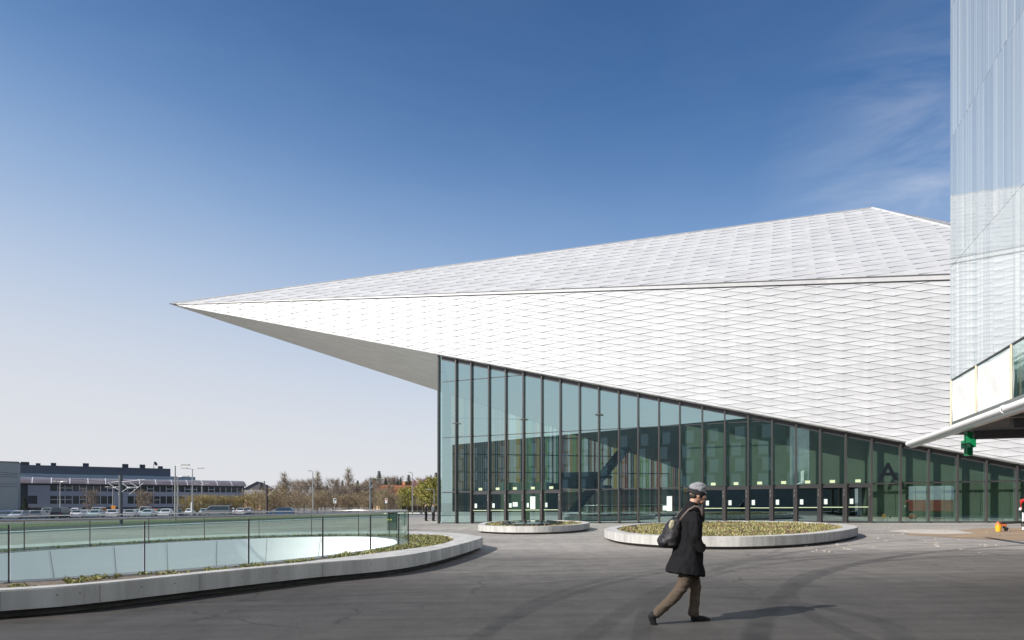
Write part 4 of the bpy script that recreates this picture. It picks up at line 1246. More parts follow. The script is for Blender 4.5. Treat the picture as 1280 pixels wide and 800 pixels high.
A3, B3 = Vector((-190, 226)), Vector((-139.8, 262)); d3 = (B3 - A3).normalized(); L3 = (B3 - A3).length
hall = empty('factory_hall', 'tall dark slate factory hall with rooftop vents rising behind the grey wing', 'building', (A3.x, A3.y, gz(*A3)), math.atan2(d3.y, d3.x))
g3 = gz(*A3)
mb = MB(); mb.box((-10, 0, -2), (L3, 40, 15.3 - g3)); mb.build('wall', M['fac_hall'], hall)
mb = MB(); mb.box((-10, -1.5, 6 - g3), (L3 + 9, -.003, 12.1 - g3)); mb.build('lower_band', M['fac_light'], hall)
for x in (13, 17.5, 22, 32, 45, 51, 57.5):
    if x > L3: continue
    mb = MB(); h_ = R.uniform(.7, 1.5); mb.box((x, 1, 15.303 - g3), (x + R.uniform(1.2, 2.6), 3, 15.3 + h_ - g3)); mb.build('roof_vent', M['fac_dark'], hall)
mb = MB(); mb.beam((56, 2, 15.3 - g3), (56, 2, 17.2 - g3), .2, .2, Vector((1, 0, 0))); mb.disc((56.6, 1.5, 17.3 - g3), (1, -1, .7), .9, .15, 14); mb.build('dish', M['fac_dark'], hall)
p = Vector(((22 - CX) / F * 190, 190)); gb_ = gz(p.x, p.y)
bb = empty('beige_hall', 'windowless beige clad hall at the left edge beside the grey factory', 'building', (p.x, p.y, gb_), math.atan2(d2.y, d2.x))
mb = MB(); mb.box((-45, 0, 1.4), (0, 14, 13.4 - gb_)); mb.build('wall', M['fac_beige'], bb)
mb = MB(); mb.box((-45, .3, -1), (-.3, 13.7, 1.398)); mb.build('base', M['fac_dark'], bb)
for z in (9.6, 9.0, 6.9, 6.1):
    mb = MB(); mb.box((-45, -.03, z - gb_), (0, -.004, z - gb_ + .1)); mb.build('cladding_seam', M['fac_dark'], bb)
mb = MB(); mb.box((-45.2, -.2, 13.403 - gb_), (.2, 14.2, 13.62 - gb_)); mb.build('parapet', M['fac_dark'], bb)

# ---- vehicles
TYRE = M['rubber']; RIMM = M['steel']; CGL = mat('car_glass', (0.03, 0.045, 0.05), 0.08)
LAMP = mat('headlamp', (0.75, 0.76, 0.78), 0.2)
REDL = mat('tail_lamp', (0.35, 0.02, 0.02), 0.3)
def car(name, label, paint, kind='hatch', group=None):
    root = empty(name, label, 'car', (0, 0, 0), 0, group)
    if kind == 'van':
        low = [(-2.3, .28), (2.25, .28), (2.38, .55), (2.3, .95), (1.75, 1.12), (-2.35, 1.12), (-2.36, .5)]
        top = [(1.75, 1.12), (1.05, 1.85), (.6, 1.95), (-2.25, 1.95), (-2.35, 1.12)]
    elif kind == 'estate':
        low = [(-2.15, .26), (2.1, .26), (2.2, .5), (2.12, .74), (1.05, .94), (-2.2, .98), (-2.25, .5)]
        top = [(1.05, .94), (.25, 1.44), (-.2, 1.50), (-1.7, 1.46), (-2.18, .98)]
    else:
        low = [(-1.9, .26), (1.9, .26), (2.0, .5), (1.93, .76), (1.05, .95), (-1.92, 1.0), (-2.0, .5)]
        top = [(1.05, .95), (.35, 1.42), (-.1, 1.5), (-1.35, 1.47), (-1.9, 1.0)]
    def ext(poly, y0, y1, ys=None):
        mb = MB(); n = len(poly); zs = max(p[1] for p in poly); zb = min(p[1] for p in poly)
        def yy(p): return y0 if ys is None else y0 + (ys - y0) * (p[1] - zb) / (zs - zb)
        for sgn in (-1, 1):
            f_ = [(x, sgn * yy((x, z)), z) for x, z in poly]; mb.face(f_ if sgn < 0 else f_[::-1])
        for k in range(n):
            a, b = poly[k], poly[(k + 1) % n]
            mb.face([(a[0], -yy(a), a[1]), (a[0], yy(a), a[1]), (b[0], yy(b), b[1]), (b[0], -yy(b), b[1])])
        return mb
    body = ext(low, .86, .86).build('body', paint, root, bevel=.06)
    ext(top, .80, None, .62).build('roof', paint, body, bevel=.04)
    c = sum(p[0] for p in top) / len(top)
    zt = max(p[1] for p in top); zb = min(p[1] for p in top)
    side = [(c + (x - c) * .93, zb + .04 + (z - zb) * .80) for x, z in top]
    mb = MB(); n = len(side)
    def y_at(z): return .80 - .18 * (z - zb) / (zt - zb) + .012
    for sgn in (-1, 1):
        f_ = [(x, sgn * y_at(z), z) for x, z in side]; mb.face(f_ if sgn < 0 else f_[::-1])
    # windscreen and rear screen
    for (a, b) in ((top[0], top[1]), (top[-1], top[-2])):
        o_ = .014 if a[0] > 0 else -.014
        mb.face([(a[0] + o_ + (b[0] - a[0]) * .08, -.70, a[1] + (b[1] - a[1]) * .08 + .014), (a[0] + o_ + (b[0] - a[0]) * .08, .70, a[1] + (b[1] - a[1]) * .08 + .014),
                 (a[0] + o_ + (b[0] - a[0]) * .92, .58, a[1] + (b[1] - a[1]) * .92 + .014), (a[0] + o_ + (b[0] - a[0]) * .92, -.58, a[1] + (b[1] - a[1]) * .92 + .014)])
    mb.build('window', CGL, root)
    for sx_ in (-1.25, 1.3):
        for sy in (-.78, .78):
            mb = MB(); mb.disc((sx_, sy, .31), (0, 1, 0), .31, .2, 14); wv = mb.build('wheel', TYRE, root)
            mb = MB(); mb.disc((sx_, sy + (.105 if sy > 0 else -.105), .31), (0, 1, 0), .19, .02, 12); mb.build('rim', RIMM, wv)
    for sy in (-.62, .62):
        mb = MB(); mb.box((low[2][0] - .16, sy - .17, .58), (low[2][0] - .02, sy + .17, .72)); mb.build('headlamp', LAMP, root)
        mb = MB(); mb.box((low[-1][0] + .0, sy - .15, .68), (low[-1][0] + .08, sy + .15, .84)); mb.build('tail_lamp', REDL, root)
    return root
PAINTS = [('white', (0.80, 0.80, 0.80)), ('silver', (0.48, 0.50, 0.51)), ('grey', (0.18, 0.19, 0.20)), ('black', (0.02, 0.02, 0.022)), ('blue', (0.05, 0.10, 0.20)), ('pale green', (0.42, 0.52, 0.50)), ('red', (0.30, 0.03, 0.03))]
PM = {n_: mat('car_paint_' + n_.replace(' ', '_'), c_, 0.25, 0.0, coat=0.6) for n_, c_ in PAINTS}
protos = {}
count = 0
rows = [(104, 6, -8, 60), (114, 14, -6, 205), (124, 16, -6, 225), (138, 20, -10, 310), (154, 17, -8, 215)]
rr = random.Random(33)
order = ['front', 'second', 'third', 'fourth', 'back']
for ri, (Y, n_, u0, u1) in enumerate(rows):
    seen = {}
    u = u0
    x = (u0 - CX) / F * Y; xe = (u1 - CX) / F * Y
    placed = []
    while x < xe:
        if rr.random() < .10: x += 2.6; continue
        yy = Y + (x + 70) * .22
        cn_ = rr.choice(['white', 'white', 'white', 'silver', 'silver', 'pale green', 'grey', 'black', 'blue', 'red' if rr.random() < .5 else 'white'])
        kd = 'van' if rr.random() < .14 else rr.choice(['hatch', 'estate'])
        placed.append((x, yy, cn_, kd)); x += rr.uniform(2.5, 2.9)
    for (x, yy, cn_, kd) in placed:
        key = (cn_, kd)
        seen[key] = seen.get(key, 0) + 1
        word = {'hatch': 'hatchback', 'estate': 'estate car', 'van': 'van'}[kd]
        lab = '%s %s, %s such from left in the %s car park row' % (cn_, word, ORD[min(19, seen[key] - 1)], order[ri])
        rz = rad(90) + (0 if rr.random() < .5 else math.pi) + rad(rr.uniform(12, 20))
        loc = (x, yy, gz(x, yy) + .03)
        if key not in protos:
            o = car('parked_car', lab, PM[cn_], kd, 'cars parked in front of the factory'); o.location = loc; o.rotation_euler = (0, 0, rz); protos[key] = o
        else:
            o = copy_tree(protos[key], loc, rz, lab)
        o['category'] = 'van' if kd == 'van' else 'car'
p = stand(352, 119); o = car('driving_car', 'dark blue estate car driving on the road in front of the bare thicket', PM['blue'], 'estate'); o.location = (p.x, p.y, p.z + .03); o.rotation_euler = (0, 0, rad(186))
p = stand(271, 112); o = car('driving_van', 'dark van with a white front driving on the road before the willow bushes', PM['grey'], 'van'); o.location = (p.x, p.y, p.z + .03); o.rotation_euler = (0, 0, rad(188)); o['category'] = 'van'
for (u, lab) in ((303, 'white car parked farther left of the dark tram mast'), (311, 'silver car parked just left of the dark tram mast behind the white one')):
    p = stand(u, 135 if u < 305 else 139); o = copy_tree(protos[[k for k in protos if k[0] == ('white' if u < 305 else 'silver')][0]], (p.x, p.y, p.z + .03), rad(100), lab); o['category'] = 'car'; 
    if 'group' in o: del o['group']

# ---- street lamps, tram masts, signs
def lamp(name, label, u, Y, vtop, arms, group='street lamps'):
    p = stand(u, Y); h = CZ + (HY - vtop) / F * Y - p.z
    root = empty(name, label, 'street lamp', p, 0, group)
    mb = MB(); mb.tube([(0, 0, 0), (0, 0, h)], [.13, .07], 10); mb.build('pole', M['steel'], root)
    for a in arms:
        mb = MB(); mb.tube([(0, 0, h - .05), (a * .85, 0, h + .06)], .045, 6); ar = mb.build('arm', M['steel'], root)
        mb = MB(); mb.box((min(a * .8, a * 1.75), -.16, h + .02), (max(a * .8, a * 1.75), .16, h + .16)); mb.build('lamp_head', M['fac_beige'], ar)
lamp('street_lamp', 'tallest grey street lamp, just right of the middle of the factory', 219, 80, 582, (1, ), )
lamp('street_lamp', 'shorter street lamp close behind the tallest one in front of the factory', 222, 100, 596, (1,))
lamp('street_lamp', 'street lamp with two arms in front of the right half of the factory', 240.5, 100, 586, (-1, 1))
lamp('street_lamp', 'double street lamp in the car park right of the dark fir', 75, 150, 602, (-1, 1))
lamp('street_lamp', 'double street lamp in the car park beside the thick tram mast', 141, 150, 609, (-1, 1))
lamp('street_lamp', 'double street lamp in the car park before the right end of the factory', 252, 150, 605, (-1, 1))
lamp('street_lamp', 'slim street lamp in front of the bare thicket', 391, 112, 589, (-.5,))
lamp('street_lamp', 'slim street lamp in front of the house with the orange roof', 515.5, 118, 591, (-.4,))
lamp('street_lamp', 'small street lamp beside the man with a raised arm', 542.5, 150, 612, (-1,))
def mast(name, label, u, Y, vtop, r_, material, arms, group='tram masts'):
    p = stand(u, Y); h = CZ + (HY - vtop) / F * Y - p.z
    root = empty(name, label, 'mast', p, 0, group)
    mb = MB(); mb.tube([(0, 0, -.1), (0, 0, h)], r_, 14); mb.build('pole', material, root)
    for (x0, z0, x1, z1, rr_) in arms:
        mb = MB(); mb.tube([(x0, -r_ * .5, h + z0), (x1, -r_ * .5, h + z1)], rr_, 6); mb.build('bracket', M['steel'] if rr_ > .03 else M['frame_w'], root)
    return root, h
mast('tram_mast', 'thick grey tram mast with white diagonal brackets before the factory', 151, 65, 594, .19, mat('mast_grey', (0.10, 0.11, 0.12), 0.5),
     [(-1.15, -.85, -.15, -1.5, .028), (-1.25, -.75, .2, -.62, .03), (0, -.7, 2.5, -.45, .03), (-.2, -1.95, 1.0, -1.15, .028), (.2, -.85, 1.0, -1.35, .028), (.9, -1.95, 2.35, -.8, .024), (1.0, -.75, 1.75, -1.2, .028), (.6, -1.25, 1.9, -1.22, .028)])
mast('tram_mast', 'dark tram mast with a raised bracket before the thicket', 333.5, 108, 606, .17, mat('mast_rust', (0.045, 0.035, 0.032), 0.7),
     [(.1, -1.9, 1.5, -.6, .025), (0, -.6, 1.6, -.5, .03), (-1.0, -.7, 0, -1.5, .04)])
mast('tram_mast', 'blue grey tram mast with white insulators in front of the firs', 463, 118, 597, .15, mat('mast_blue', (0.16, 0.19, 0.22), 0.5),
     [(-.8, -1.9, .9, -1.9, .07), (-.6, -1.2, 0, -1.9, .05), (.1, -1.9, .6, -1.2, .03)])
def at_h(u, Y, v): return at(u, v, Y)
for (label, q) in (('upper overhead wire of the tram line', [(151, 65, 601), (333.5, 108, 607.5), (463, 118, 609), (600, 128, 611)]), ('lower overhead wire of the tram line', [(0, 48, 590), (151, 65, 604), (333.5, 108, 610), (463, 118, 612)])):
    mb = MB(); mb.tube([at(u, v, Y) for u, Y, v in q], .014, 5); o = mb.build('overhead_wire', M['post']); tag(o, label, 'wire')
def sign(label, u, Y, vt, vb, wd, parts, extra=None):
    p = stand(u, Y); root = empty('road_sign', label, 'sign', p, rad(5))
    zt = CZ + (HY - vt) / F * Y - p.z; zb = CZ + (HY - vb) / F * Y - p.z
    mb = MB(); mb.tube([(0, 0, 0), (0, 0, zt)], .05, 8); mb.build('pole', M['steel'], root)
    mb = MB(); mb.box((-wd / 2, -.1, zb), (wd / 2, -.055, zt)); pl = mb.build('panel', parts[0], root)
    for (x0, z0, x1, z1, m_) in parts[1:]:
        mb = MB(); mb.box((x0 * wd, -.106, zb + z0 * (zt - zb)), (x1 * wd, -.102, zb + z1 * (zt - zb))); mb.build('symbol', m_, pl)
sign('white road sign with black symbols in front of the bare thicket', 418.5, 118, 623, 629, .55, [M['white'], (-.35, .1, -.05, .42, M['letter']), (.0, .5, .35, .9, M['letter']), (-.35, .6, -.1, .9, M['letter'])])
sign('white and red road sign over a white plate before the yellow green bush', 482.8, 118, 623, 629, .42, [M['white'], (-.3, .62, .3, .92, mat('sign_red', (0.5, .03, .03), .5))])
sign('orange board standing among the parked cars right of the thick mast', 198, 128, 636, 640, 1.1, [mat('orange_board', (0.5, 0.10, 0.03), 0.6)])
sign('round looking orange plate on a pole left of the thick mast', 142, 125, 632, 636, .8, [mat('orange_plate', (0.55, 0.22, 0.02), 0.6)])
sign('white advertising column plate below the two armed street lamp', 240, 108, 628, 641, .35, [M['white']])

# ---- vegetation
TW = [mat('twig_brown', (0.21, 0.155, 0.105), 0.9), mat('twig_grey', (0.26, 0.215, 0.17), 0.9), mat('twig_ochre', (0.28, 0.215, 0.115), 0.9)]
WIL = [mat('willow_twig', (0.30, 0.235, 0.085), 0.9), mat('willow_bud', (0.36, 0.30, 0.12), 0.9), TW[0]]
LEAF = [mat('spring_leaf', (0.33, 0.30, 0.08), 0.8), mat('spring_leaf_dark', (0.24, 0.24, 0.05), 0.8), mat('spring_leaf_light', (0.44, 0.39, 0.10), 0.8)]
CON = [mat('fir_needle', (0.030, 0.046, 0.026), 0.9), mat('fir_needle_light', (0.052, 0.072, 0.038), 0.9), mat('fir_needle_dark', (0.018, 0.028, 0.020), 0.9)]
PINK = [mat('blossom', (0.42, 0.22, 0.28), 0.9), mat('blossom_dark', (0.28, 0.14, 0.18), 0.9), TW[0]]
BARK = mat('bark', (0.09, 0.075, 0.06), 0.95, var=0.3, scale=4)
def rdir(rr, up=0.0):
    v = Vector((rr.gauss(0, 1), rr.gauss(0, 1), rr.gauss(0, 1) + up)); return v.normalized()
def sliver(mb, p, d, ln, wd, mi, rr):
    s_ = d.cross(rdir(rr)).normalized() * wd / 2
    e = p + d * ln
    mb.face([p - s_, p + s_, e + s_ * .3, e - s_ * .3], mi)
def broad(name, h, spread, mats, seed, n, kind, low=.12):
    """a broad-leaved tree or shrub: trunk, limbs, and a crown of slivers or leaves"""
    rr = random.Random(seed)
    root = bpy.data.objects.new(name, None); C.objects.link(root)
    tb, cb = MB(), MB()
    tb.tube([(0, 0, -.2), (.05, 0, h * .3), (-.05, .05, h * .6), (0, 0, h * .9)], [h * .017, h * .013, h * .008, h * .002], 7)
    ends = []
    for k in range(26):
        z = h * (low + (.92 - low) * (k / 26) ** .85)
        a = k * 2.4 + rr.uniform(-.4, .4)
        prof_ = math.sin(math.pi * min(1, .18 + .80 * (z / h))) if kind != 'cone' else (1.02 - z / h)
        ln = spread * (prof_ * rr.uniform(.6, 1.1) + .06)
        rise = ln * rr.uniform(.45, 1.1)
        p0 = Vector((0, 0, z)); p1 = Vector((math.cos(a) * ln * .5, math.sin(a) * ln * .5, z + rise * .4)); p2 = Vector((math.cos(a) * ln, math.sin(a) * ln, min(h * .99, z + rise)))
        cb.tube([p0, p1, p2], [h * .006, h * .004, h * .0015], 5, mi=0)
        ends.append((p0, p1, p2))
    for k in range(n):
        p0, p1, p2 = rr.choices(ends, [(e[2] - e[0]).length + (.02 if kind == 'cone' else spread * .25) for e in ends])[0]; f_ = rr.uniform(.25, 1.1)
        p = (p0.lerp(p1, f_ * 2) if f_ < .5 else p1.lerp(p2, f_ * 2 - 1)) + rdir(rr) * rr.random() * spread * .24
        if p.z < h * .03: continue
        if kind == 'leaf':
            if rr.random() < .22: sliver(cb, p, rdir(rr, .8), rr.uniform(.3, .8), .035, rr.randint(0, 2), rr)
            else:
                cl = 0 if noise.noise(p * .8) > 0 else 1
                mi = rr.choice([cl, cl, 2 if cl == 0 else 1])
                d = rdir(rr); s_ = rr.uniform(.10, .26)
                sliver(cb, p, d, s_ * 1.4, s_, mi, rr)
        else:
            d = rdir(rr, 1.3 if kind == 'twig' else .7)
            sliver(cb, p, d, rr.uniform(.35, 1.1) * h / 9, rr.uniform(.028, .07) * (h / 9) ** .5, rr.choice((0, 0, 1, 2)), rr)
    tb.build('trunk', BARK, root); cb.build('crown', mats, root)
    return root
def conifer(name, h, r0, seed, n, mats=CON):
    rr = random.Random(seed)
    root = bpy.data.objects.new(name, None); C.objects.link(root)
    tb, cb = MB(), MB()
    tb.tube([(0, 0, -.2), (0, 0, h * .97)], [h * .018, h * .002], 7)
    tiers = 20
    for k in range(tiers):
        z = h * (.06 + .92 * k / tiers); tp_ = 1 - k / tiers; rad_ = r0 * tp_ ** 1.05 * rr.uniform(.72, 1.12) + .03
        nb_ = max(5, int(11 * (1 - k / tiers)) + 4)
        for b in range(nb_):
            a = b * 6.283 / nb_ + rr.uniform(-.3, .3) + k
            ln = rad_ * rr.uniform(.65, 1.1); dr = -ln * rr.uniform(.05, .35)
            p0 = Vector((0, 0, z)); p1 = Vector((math.cos(a) * ln, math.sin(a) * ln, z + dr))
            m_ = max(4, int(n / tiers / nb_))
            for q in range(m_):
                f_ = rr.uniform(.1, 1.05); p = p0.lerp(p1, f_) + rdir(rr) * .06 * r0
                d = (Vector((math.cos(a), math.sin(a), -.25)) + rdir(rr) * .9).normalized()
                sliver(cb, p, d, rr.uniform(.2, .5) * h / 10 * (.35 + .65 * tp_), rr.uniform(.08, .20) * h / 10 * (.35 + .65 * tp_), rr.choice((0, 0, 1, 2)), rr)
    tb.build('trunk', BARK, root); cb.build('crown', mats, root)
    return root
def place(proto, used, loc, rz, sc, label, cat, group):
    if not used: o = proto; o.location = loc; o.rotation_euler = (0, 0, rz); o.scale = sc
    else: o = copy_tree(proto, loc, rz, label, sc)
    tag(o, label, cat, group); return o
rr = random.Random(77)
TP = {
 'twig_a': broad('bare_tree', 10, 2.6, TW, 1, 2600, 'twig'), 'twig_b': broad('bare_tree', 10, 3.4, [TW[1], TW[0], TW[0]], 2, 2600, 'twig'), 'larch': broad('larch_tree', 11, 2.1, [TW[2], TW[1], TW[0]], 3, 1700, 'cone', .05),
 'bush': broad('bare_bush', 4.5, 2.8, [TW[2], TW[0], TW[1]], 4, 2400, 'twig', .03), 'willow': broad('willow_bush', 4.0, 2.7, WIL, 5, 2600, 'twig', .02),
 'leafy': broad('leafy_tree', 9, 3.0, LEAF, 6, 5200, 'leaf', .06), 'pink': broad('blossom_tree', 8, 3.2, PINK, 8, 3000, 'leaf', .2),
 'fir': conifer('fir_tree', 10, 3.3, 7, 6400), 'spruce': conifer('slender_fir_tree', 12, 2.0, 9, 5200)}
used = {k: False for k in TP}
WORD = {'twig_a': 'narrow bare brown tree', 'twig_b': 'spreading bare grey brown tree', 'larch': 'pointed ochre larch', 'bush': 'low bare brown bush', 'willow': 'ochre yellow willow bush', 'leafy': 'yellow green spring tree', 'pink': 'pink blossom tree', 'fir': 'dark broad fir', 'spruce': 'dark slender fir'}
def tree_set(items, where, group):
    seen = {}; tot = {}
    for it in items: tot[it[0]] = tot.get(it[0], 0) + 1
    for (k, u, Y, vt, *z) in sorted(items, key=lambda q: q[1]):
        seen[k] = seen.get(k, 0) + 1
        lab = (WORD[k] + (' ' if tot[k] == 1 else ', %s from left ' % ORD[min(19, seen[k] - 1)]) + where)
        x = (u - CX) / F * Y; base = z[0] if z else gz(x, Y)
        hp = {'twig_a': 10, 'twig_b': 10, 'larch': 11, 'bush': 4.5, 'willow': 4, 'leafy': 9, 'pink': 8, 'fir': 10, 'spruce': 12}[k]
        sc = (CZ + (HY - vt) / F * Y - base) / hp * 1.03
        place(TP[k], used[k], (x, Y, base), rr.uniform(0, 6.28), (sc * (1.15 if where == 'on the hill' else 1) * rr.uniform(.9, 1.1), sc * (1.15 if where == 'on the hill' else 1) * rr.uniform(.9, 1.1), sc), lab, 'bush' if k in ('bush', 'willow') else 'tree', group)
        used[k] = True
thicket = [('larch', 355, 172, 589), ('larch', 397, 176, 588), ('larch', 436, 178, 584), ('larch', 466, 182, 595), ('larch', 458, 186, 598)]
for k in range(18):
    thicket.append((rr.choice(['twig_a', 'twig_b', 'twig_b']), 338 + k * 8.9 + rr.uniform(-3, 3), rr.uniform(165, 200), rr.uniform(600, 612)))
for k in range(19):
    thicket.append(('bush', 322 + k * 9.5 + rr.uniform(-3, 3), rr.uniform(150, 164), rr.uniform(615, 623)))
tree_set(thicket, 'in the thicket beyond the road', 'trees of the bare thicket')
tree_set([('willow', u, Y, v) for u, Y, v in ((233, 150, 625), (241, 152, 622), (249, 150, 621), (257, 153, 622), (265, 151, 621), (273, 155, 622), (283, 156, 624), (292, 158, 622), (300, 156, 623), (309, 158, 621), (318, 158, 619), (327, 156, 616))],
         'in the hedge right of the parked cars', 'willow hedge')
tree_set([('leafy', 503, 160, 611), ('leafy', 511, 172, 609), ('leafy', 530, 165, 603), ('leafy', 539, 160, 597), ('leafy', 549, 172, 599), ('leafy', 479, 165, 614)], 'near the corner of the glass front', 'yellow green trees')
tree_set([('twig_b', 114, 178, 614), ('twig_b', 184, 172, 616), ('twig_a', 176, 176, 613)], 'in front of the factory windows', 'bare trees in the car park')
tree_set([('fir', 31, 108, 621)], 'standing before the factory beside the beige hall', 'fir by the factory')
hillset = []
for (k, u, Y, vt) in [('fir', 474, 330, 588), ('fir', 468, 350, 597), ('fir', 482, 360, 597), ('spruce', 497, 380, 596), ('spruce', 501, 384, 596), ('fir', 511, 340, 593), ('fir', 508, 352, 601), ('fir', 518, 370, 600), ('spruce', 539, 330, 593), ('fir', 545, 330, 590), ('spruce', 549, 336, 593),
                      ('fir', 421, 340, 599), ('fir', 428, 352, 600), ('fir', 447, 360, 600), ('fir', 409, 380, 606), ('fir', 301, 380, 605), ('fir', 318, 420, 610), ('fir', 313, 430, 611), ('fir', 327, 300, 603), ('fir', 333, 330, 606), ('fir', 345, 340, 609), ('twig_b', 490, 390, 597), ('twig_b', 494, 395, 600), ('twig_a', 488, 400, 600), ('pink', 529, 360, 599), ('fir', 288, 440, 613), ('fir', 276, 440, 614)]:
    x = (u - CX) / F * Y
    hillset.append((k, u, Y, vt, hill_z(x, Y) - .3))
tree_set(hillset, 'on the hill', 'trees on the hill')
# background wood on the hill: firs and bare trees standing close
o = None

# ---- houses on the hill
M['render_pink'] = mat('pink_render', (0.52, 0.36, 0.25), 0.8); M['tile'] = mat('clay_tile', (0.33, 0.13, 0.06), 0.8, var=0.2, scale=1); M['slate'] = mat('grey_tile', (0.17, 0.16, 0.165), 0.8)
M['render_white'] = mat('white_render', (0.62, 0.60, 0.57), 0.8)
def house(label, u, Y, vtop, wd, dp, wallm, roofm, rz, storey=2, base=None):
    x = (u - CX) / F * Y; z = base if base is not None else hill_z(x, Y) - .5
    ztop = CZ + (HY - vtop) / F * Y
    H = ztop - z; rh = wd * .28; hw = H - rh
    root = empty('house', label, 'house', (x, Y, z), rad(rz), 'houses beyond the trees')
    mb = MB(); mb.box((-wd / 2, -dp / 2, -1), (wd / 2, dp / 2, hw)); mb.face([(-wd / 2, -dp / 2, hw), (wd / 2, -dp / 2, hw), (0, -dp / 2, H - .1)]); mb.face([(-wd / 2, dp / 2, hw), (0, dp / 2, H - .1), (wd / 2, dp / 2, hw)]); mb.build('wall', wallm, root)
    mb = MB(); e = .5
    for sgn in (-1, 1):
        p = [(sgn * (wd / 2 + e), -dp / 2 - e, hw - e * .56), (sgn * (wd / 2 + e), dp / 2 + e, hw - e * .56), (0, dp / 2 + e, H), (0, -dp / 2 - e, H)]
        mb.hexa([(a, b, c_) for a, b, c_ in p] + [(a, b, c_ + .2) for a, b, c_ in p])
    rf = mb.build('roof', roofm, root)
    mb = MB(); mb.box((wd * .15, dp * .1, H - rh * .6), (wd * .15 + .7, dp * .1 + .7, H + .6)); mb.build('chimney', wallm, rf)
    for k in range(3):
        for st in range(storey):
            zz = hw - 1.9 - st * 2.8
            if zz < 0: continue
            mb = MB(); xx = -wd / 2 + wd * (k + .5) / 3; mb.box((xx - .5, -dp / 2 - .06, zz), (xx + .5, -dp / 2 - .004, zz + 1.3)); mb.build('window', M['window'], root)
    for k in range(4):
        for st in range(storey):
            zz = hw - 1.9 - st * 2.8
            if zz < 0: continue
            mb = MB(); yy = -dp / 2 + dp * (k + .5) / 4; mb.box((-wd / 2 - .06, yy - .5, zz), (-wd / 2 - .004, yy + .5, zz + 1.3)); mb.build('window', M['window'], root)
house('pink house with an orange clay roof behind the yellow green trees', 506, 215, 607.5, 11, 20, M['render_pink'], M['tile'], -62, base=gz(-36, 215))
house('white walled house with a clay roof high on the hill above the orange roof', 514, 420, 602, 14, 12, M['render_white'], M['tile'], 70, 1)
house('white house with a grey roof high on the hill beside the blossom tree', 526, 440, 601.5, 13, 11, M['render_white'], M['slate'], 75, 1)
house('tall grey gabled house on the hill left of the dark tram mast', 324, 400, 602.5, 16, 12, M['slate'], M['slate'], 10, 1)
house('low house with a wide brownish roof left of the dark tram mast', 316, 300, 613, 12, 18, M['render_pink'], M['slate'], 75, 1)
house('grey roofed house just right of the end of the factory', 303, 310, 616, 10, 14, M['render_white'], M['slate'], 60, 1)
# pale fence beyond the square
fo_ = empty('mesh_fence', 'pale mesh fence at the end of the square beside the two men', 'fence', stand(528, 122))
mb = MB()
for k in range(9): mb.box((-4 + k, -.03, 0), (-3.94 + k, .03, 1.5))
mb.build('post', M['steel'], fo_); mb = MB(); mb.box((-4, -.01, .1), (4, .0, 1.45)); mb.build('mesh', glass('mesh_infill', (0.55, 0.55, 0.53), 0.0, grazing=0.2), fo_)
p = stand(527, 119)
mb = MB(); mb.box((p.x - 7, p.y - .2, p.z - .1), (p.x + 9, p.y + .2, p.z + .22)); o = mb.build('kerb', M['kerb']); struct(o)

# ------------------------------------------------------------------ people
def tube_sh(pts, radii, n=18, ref=Vector((0, 1, 0)), cap=.6):
    """closed tapered limb; radii = (across the walking plane's normal... in-plane, depth)"""
    pts = [Vector(p) for p in pts]; V, Fs = [], []
    rings = []
    def ring(c, a, b, ra, rb): return [c + a * math.cos(2 * math.pi * j / n) * ra + b * math.sin(2 * math.pi * j / n) * rb for j in range(n)]
    for k, p in enumerate(pts):
        t = (pts[min(k + 1, len(pts) - 1)] - pts[max(k - 1, 0)]).normalized()
        r_ = ref if abs(t.dot(ref)) < .9 else Vector((1, 0, 0))
        b = (r_ - t * r_.dot(t)).normalized(); a = b.cross(t)
        ra, rb = radii[k] if isinstance(radii[k], tuple) else (radii[k], radii[k])
        if k == 0:
            for f_ in (.35, .75): rings.append(ring(p - t * min(ra, rb) * (1 - f_) * cap, a, b, ra * f_ ** .6, rb * f_ ** .6))
        rings.append(ring(p, a, b, ra, rb))
        if k == len(pts) - 1:
            for f_ in (.75, .35): rings.append(ring(p + t * min(ra, rb) * (1 - f_) * cap, a, b, ra * f_ ** .6, rb * f_ ** .6))
    for r_ in rings: V += r_
    for k in range(len(rings) - 1):
        for j in range(n): Fs.append([k * n + j, k * n + (j + 1) % n, (k + 1) * n + (j + 1) % n, (k + 1) * n + j])
    Fs.append([j for j in range(n)][::-1]); Fs.append([(len(rings) - 1) * n + j for j in range(n)])
    return V, Fs
def ball_sh(c, rx, ry, rz_, n=20, m=14, rot=0.0, shape=None):
    V, Fs = [], []; c = Vector(c); Q = Matrix.Rotation(rot, 3, 'Y')
    for i in range(m + 1):
        th = math.pi * i / m
        for j in range(n):
            ph = 2 * math.pi * j / n
            d = Vector((math.sin(th) * math.cos(ph), math.sin(th) * math.sin(ph), math.cos(th)))
            p = Vector((d.x * rx, d.y * ry, d.z * rz_))
            if shape: p = shape(p, d)
            V.append(c + Q @ p)
    for i in range(m):
        for j in range(n): Fs.append([i * n + j, (i + 1) * n + j, (i + 1) * n + (j + 1) % n, i * n + (j + 1) % n])
    return V, Fs
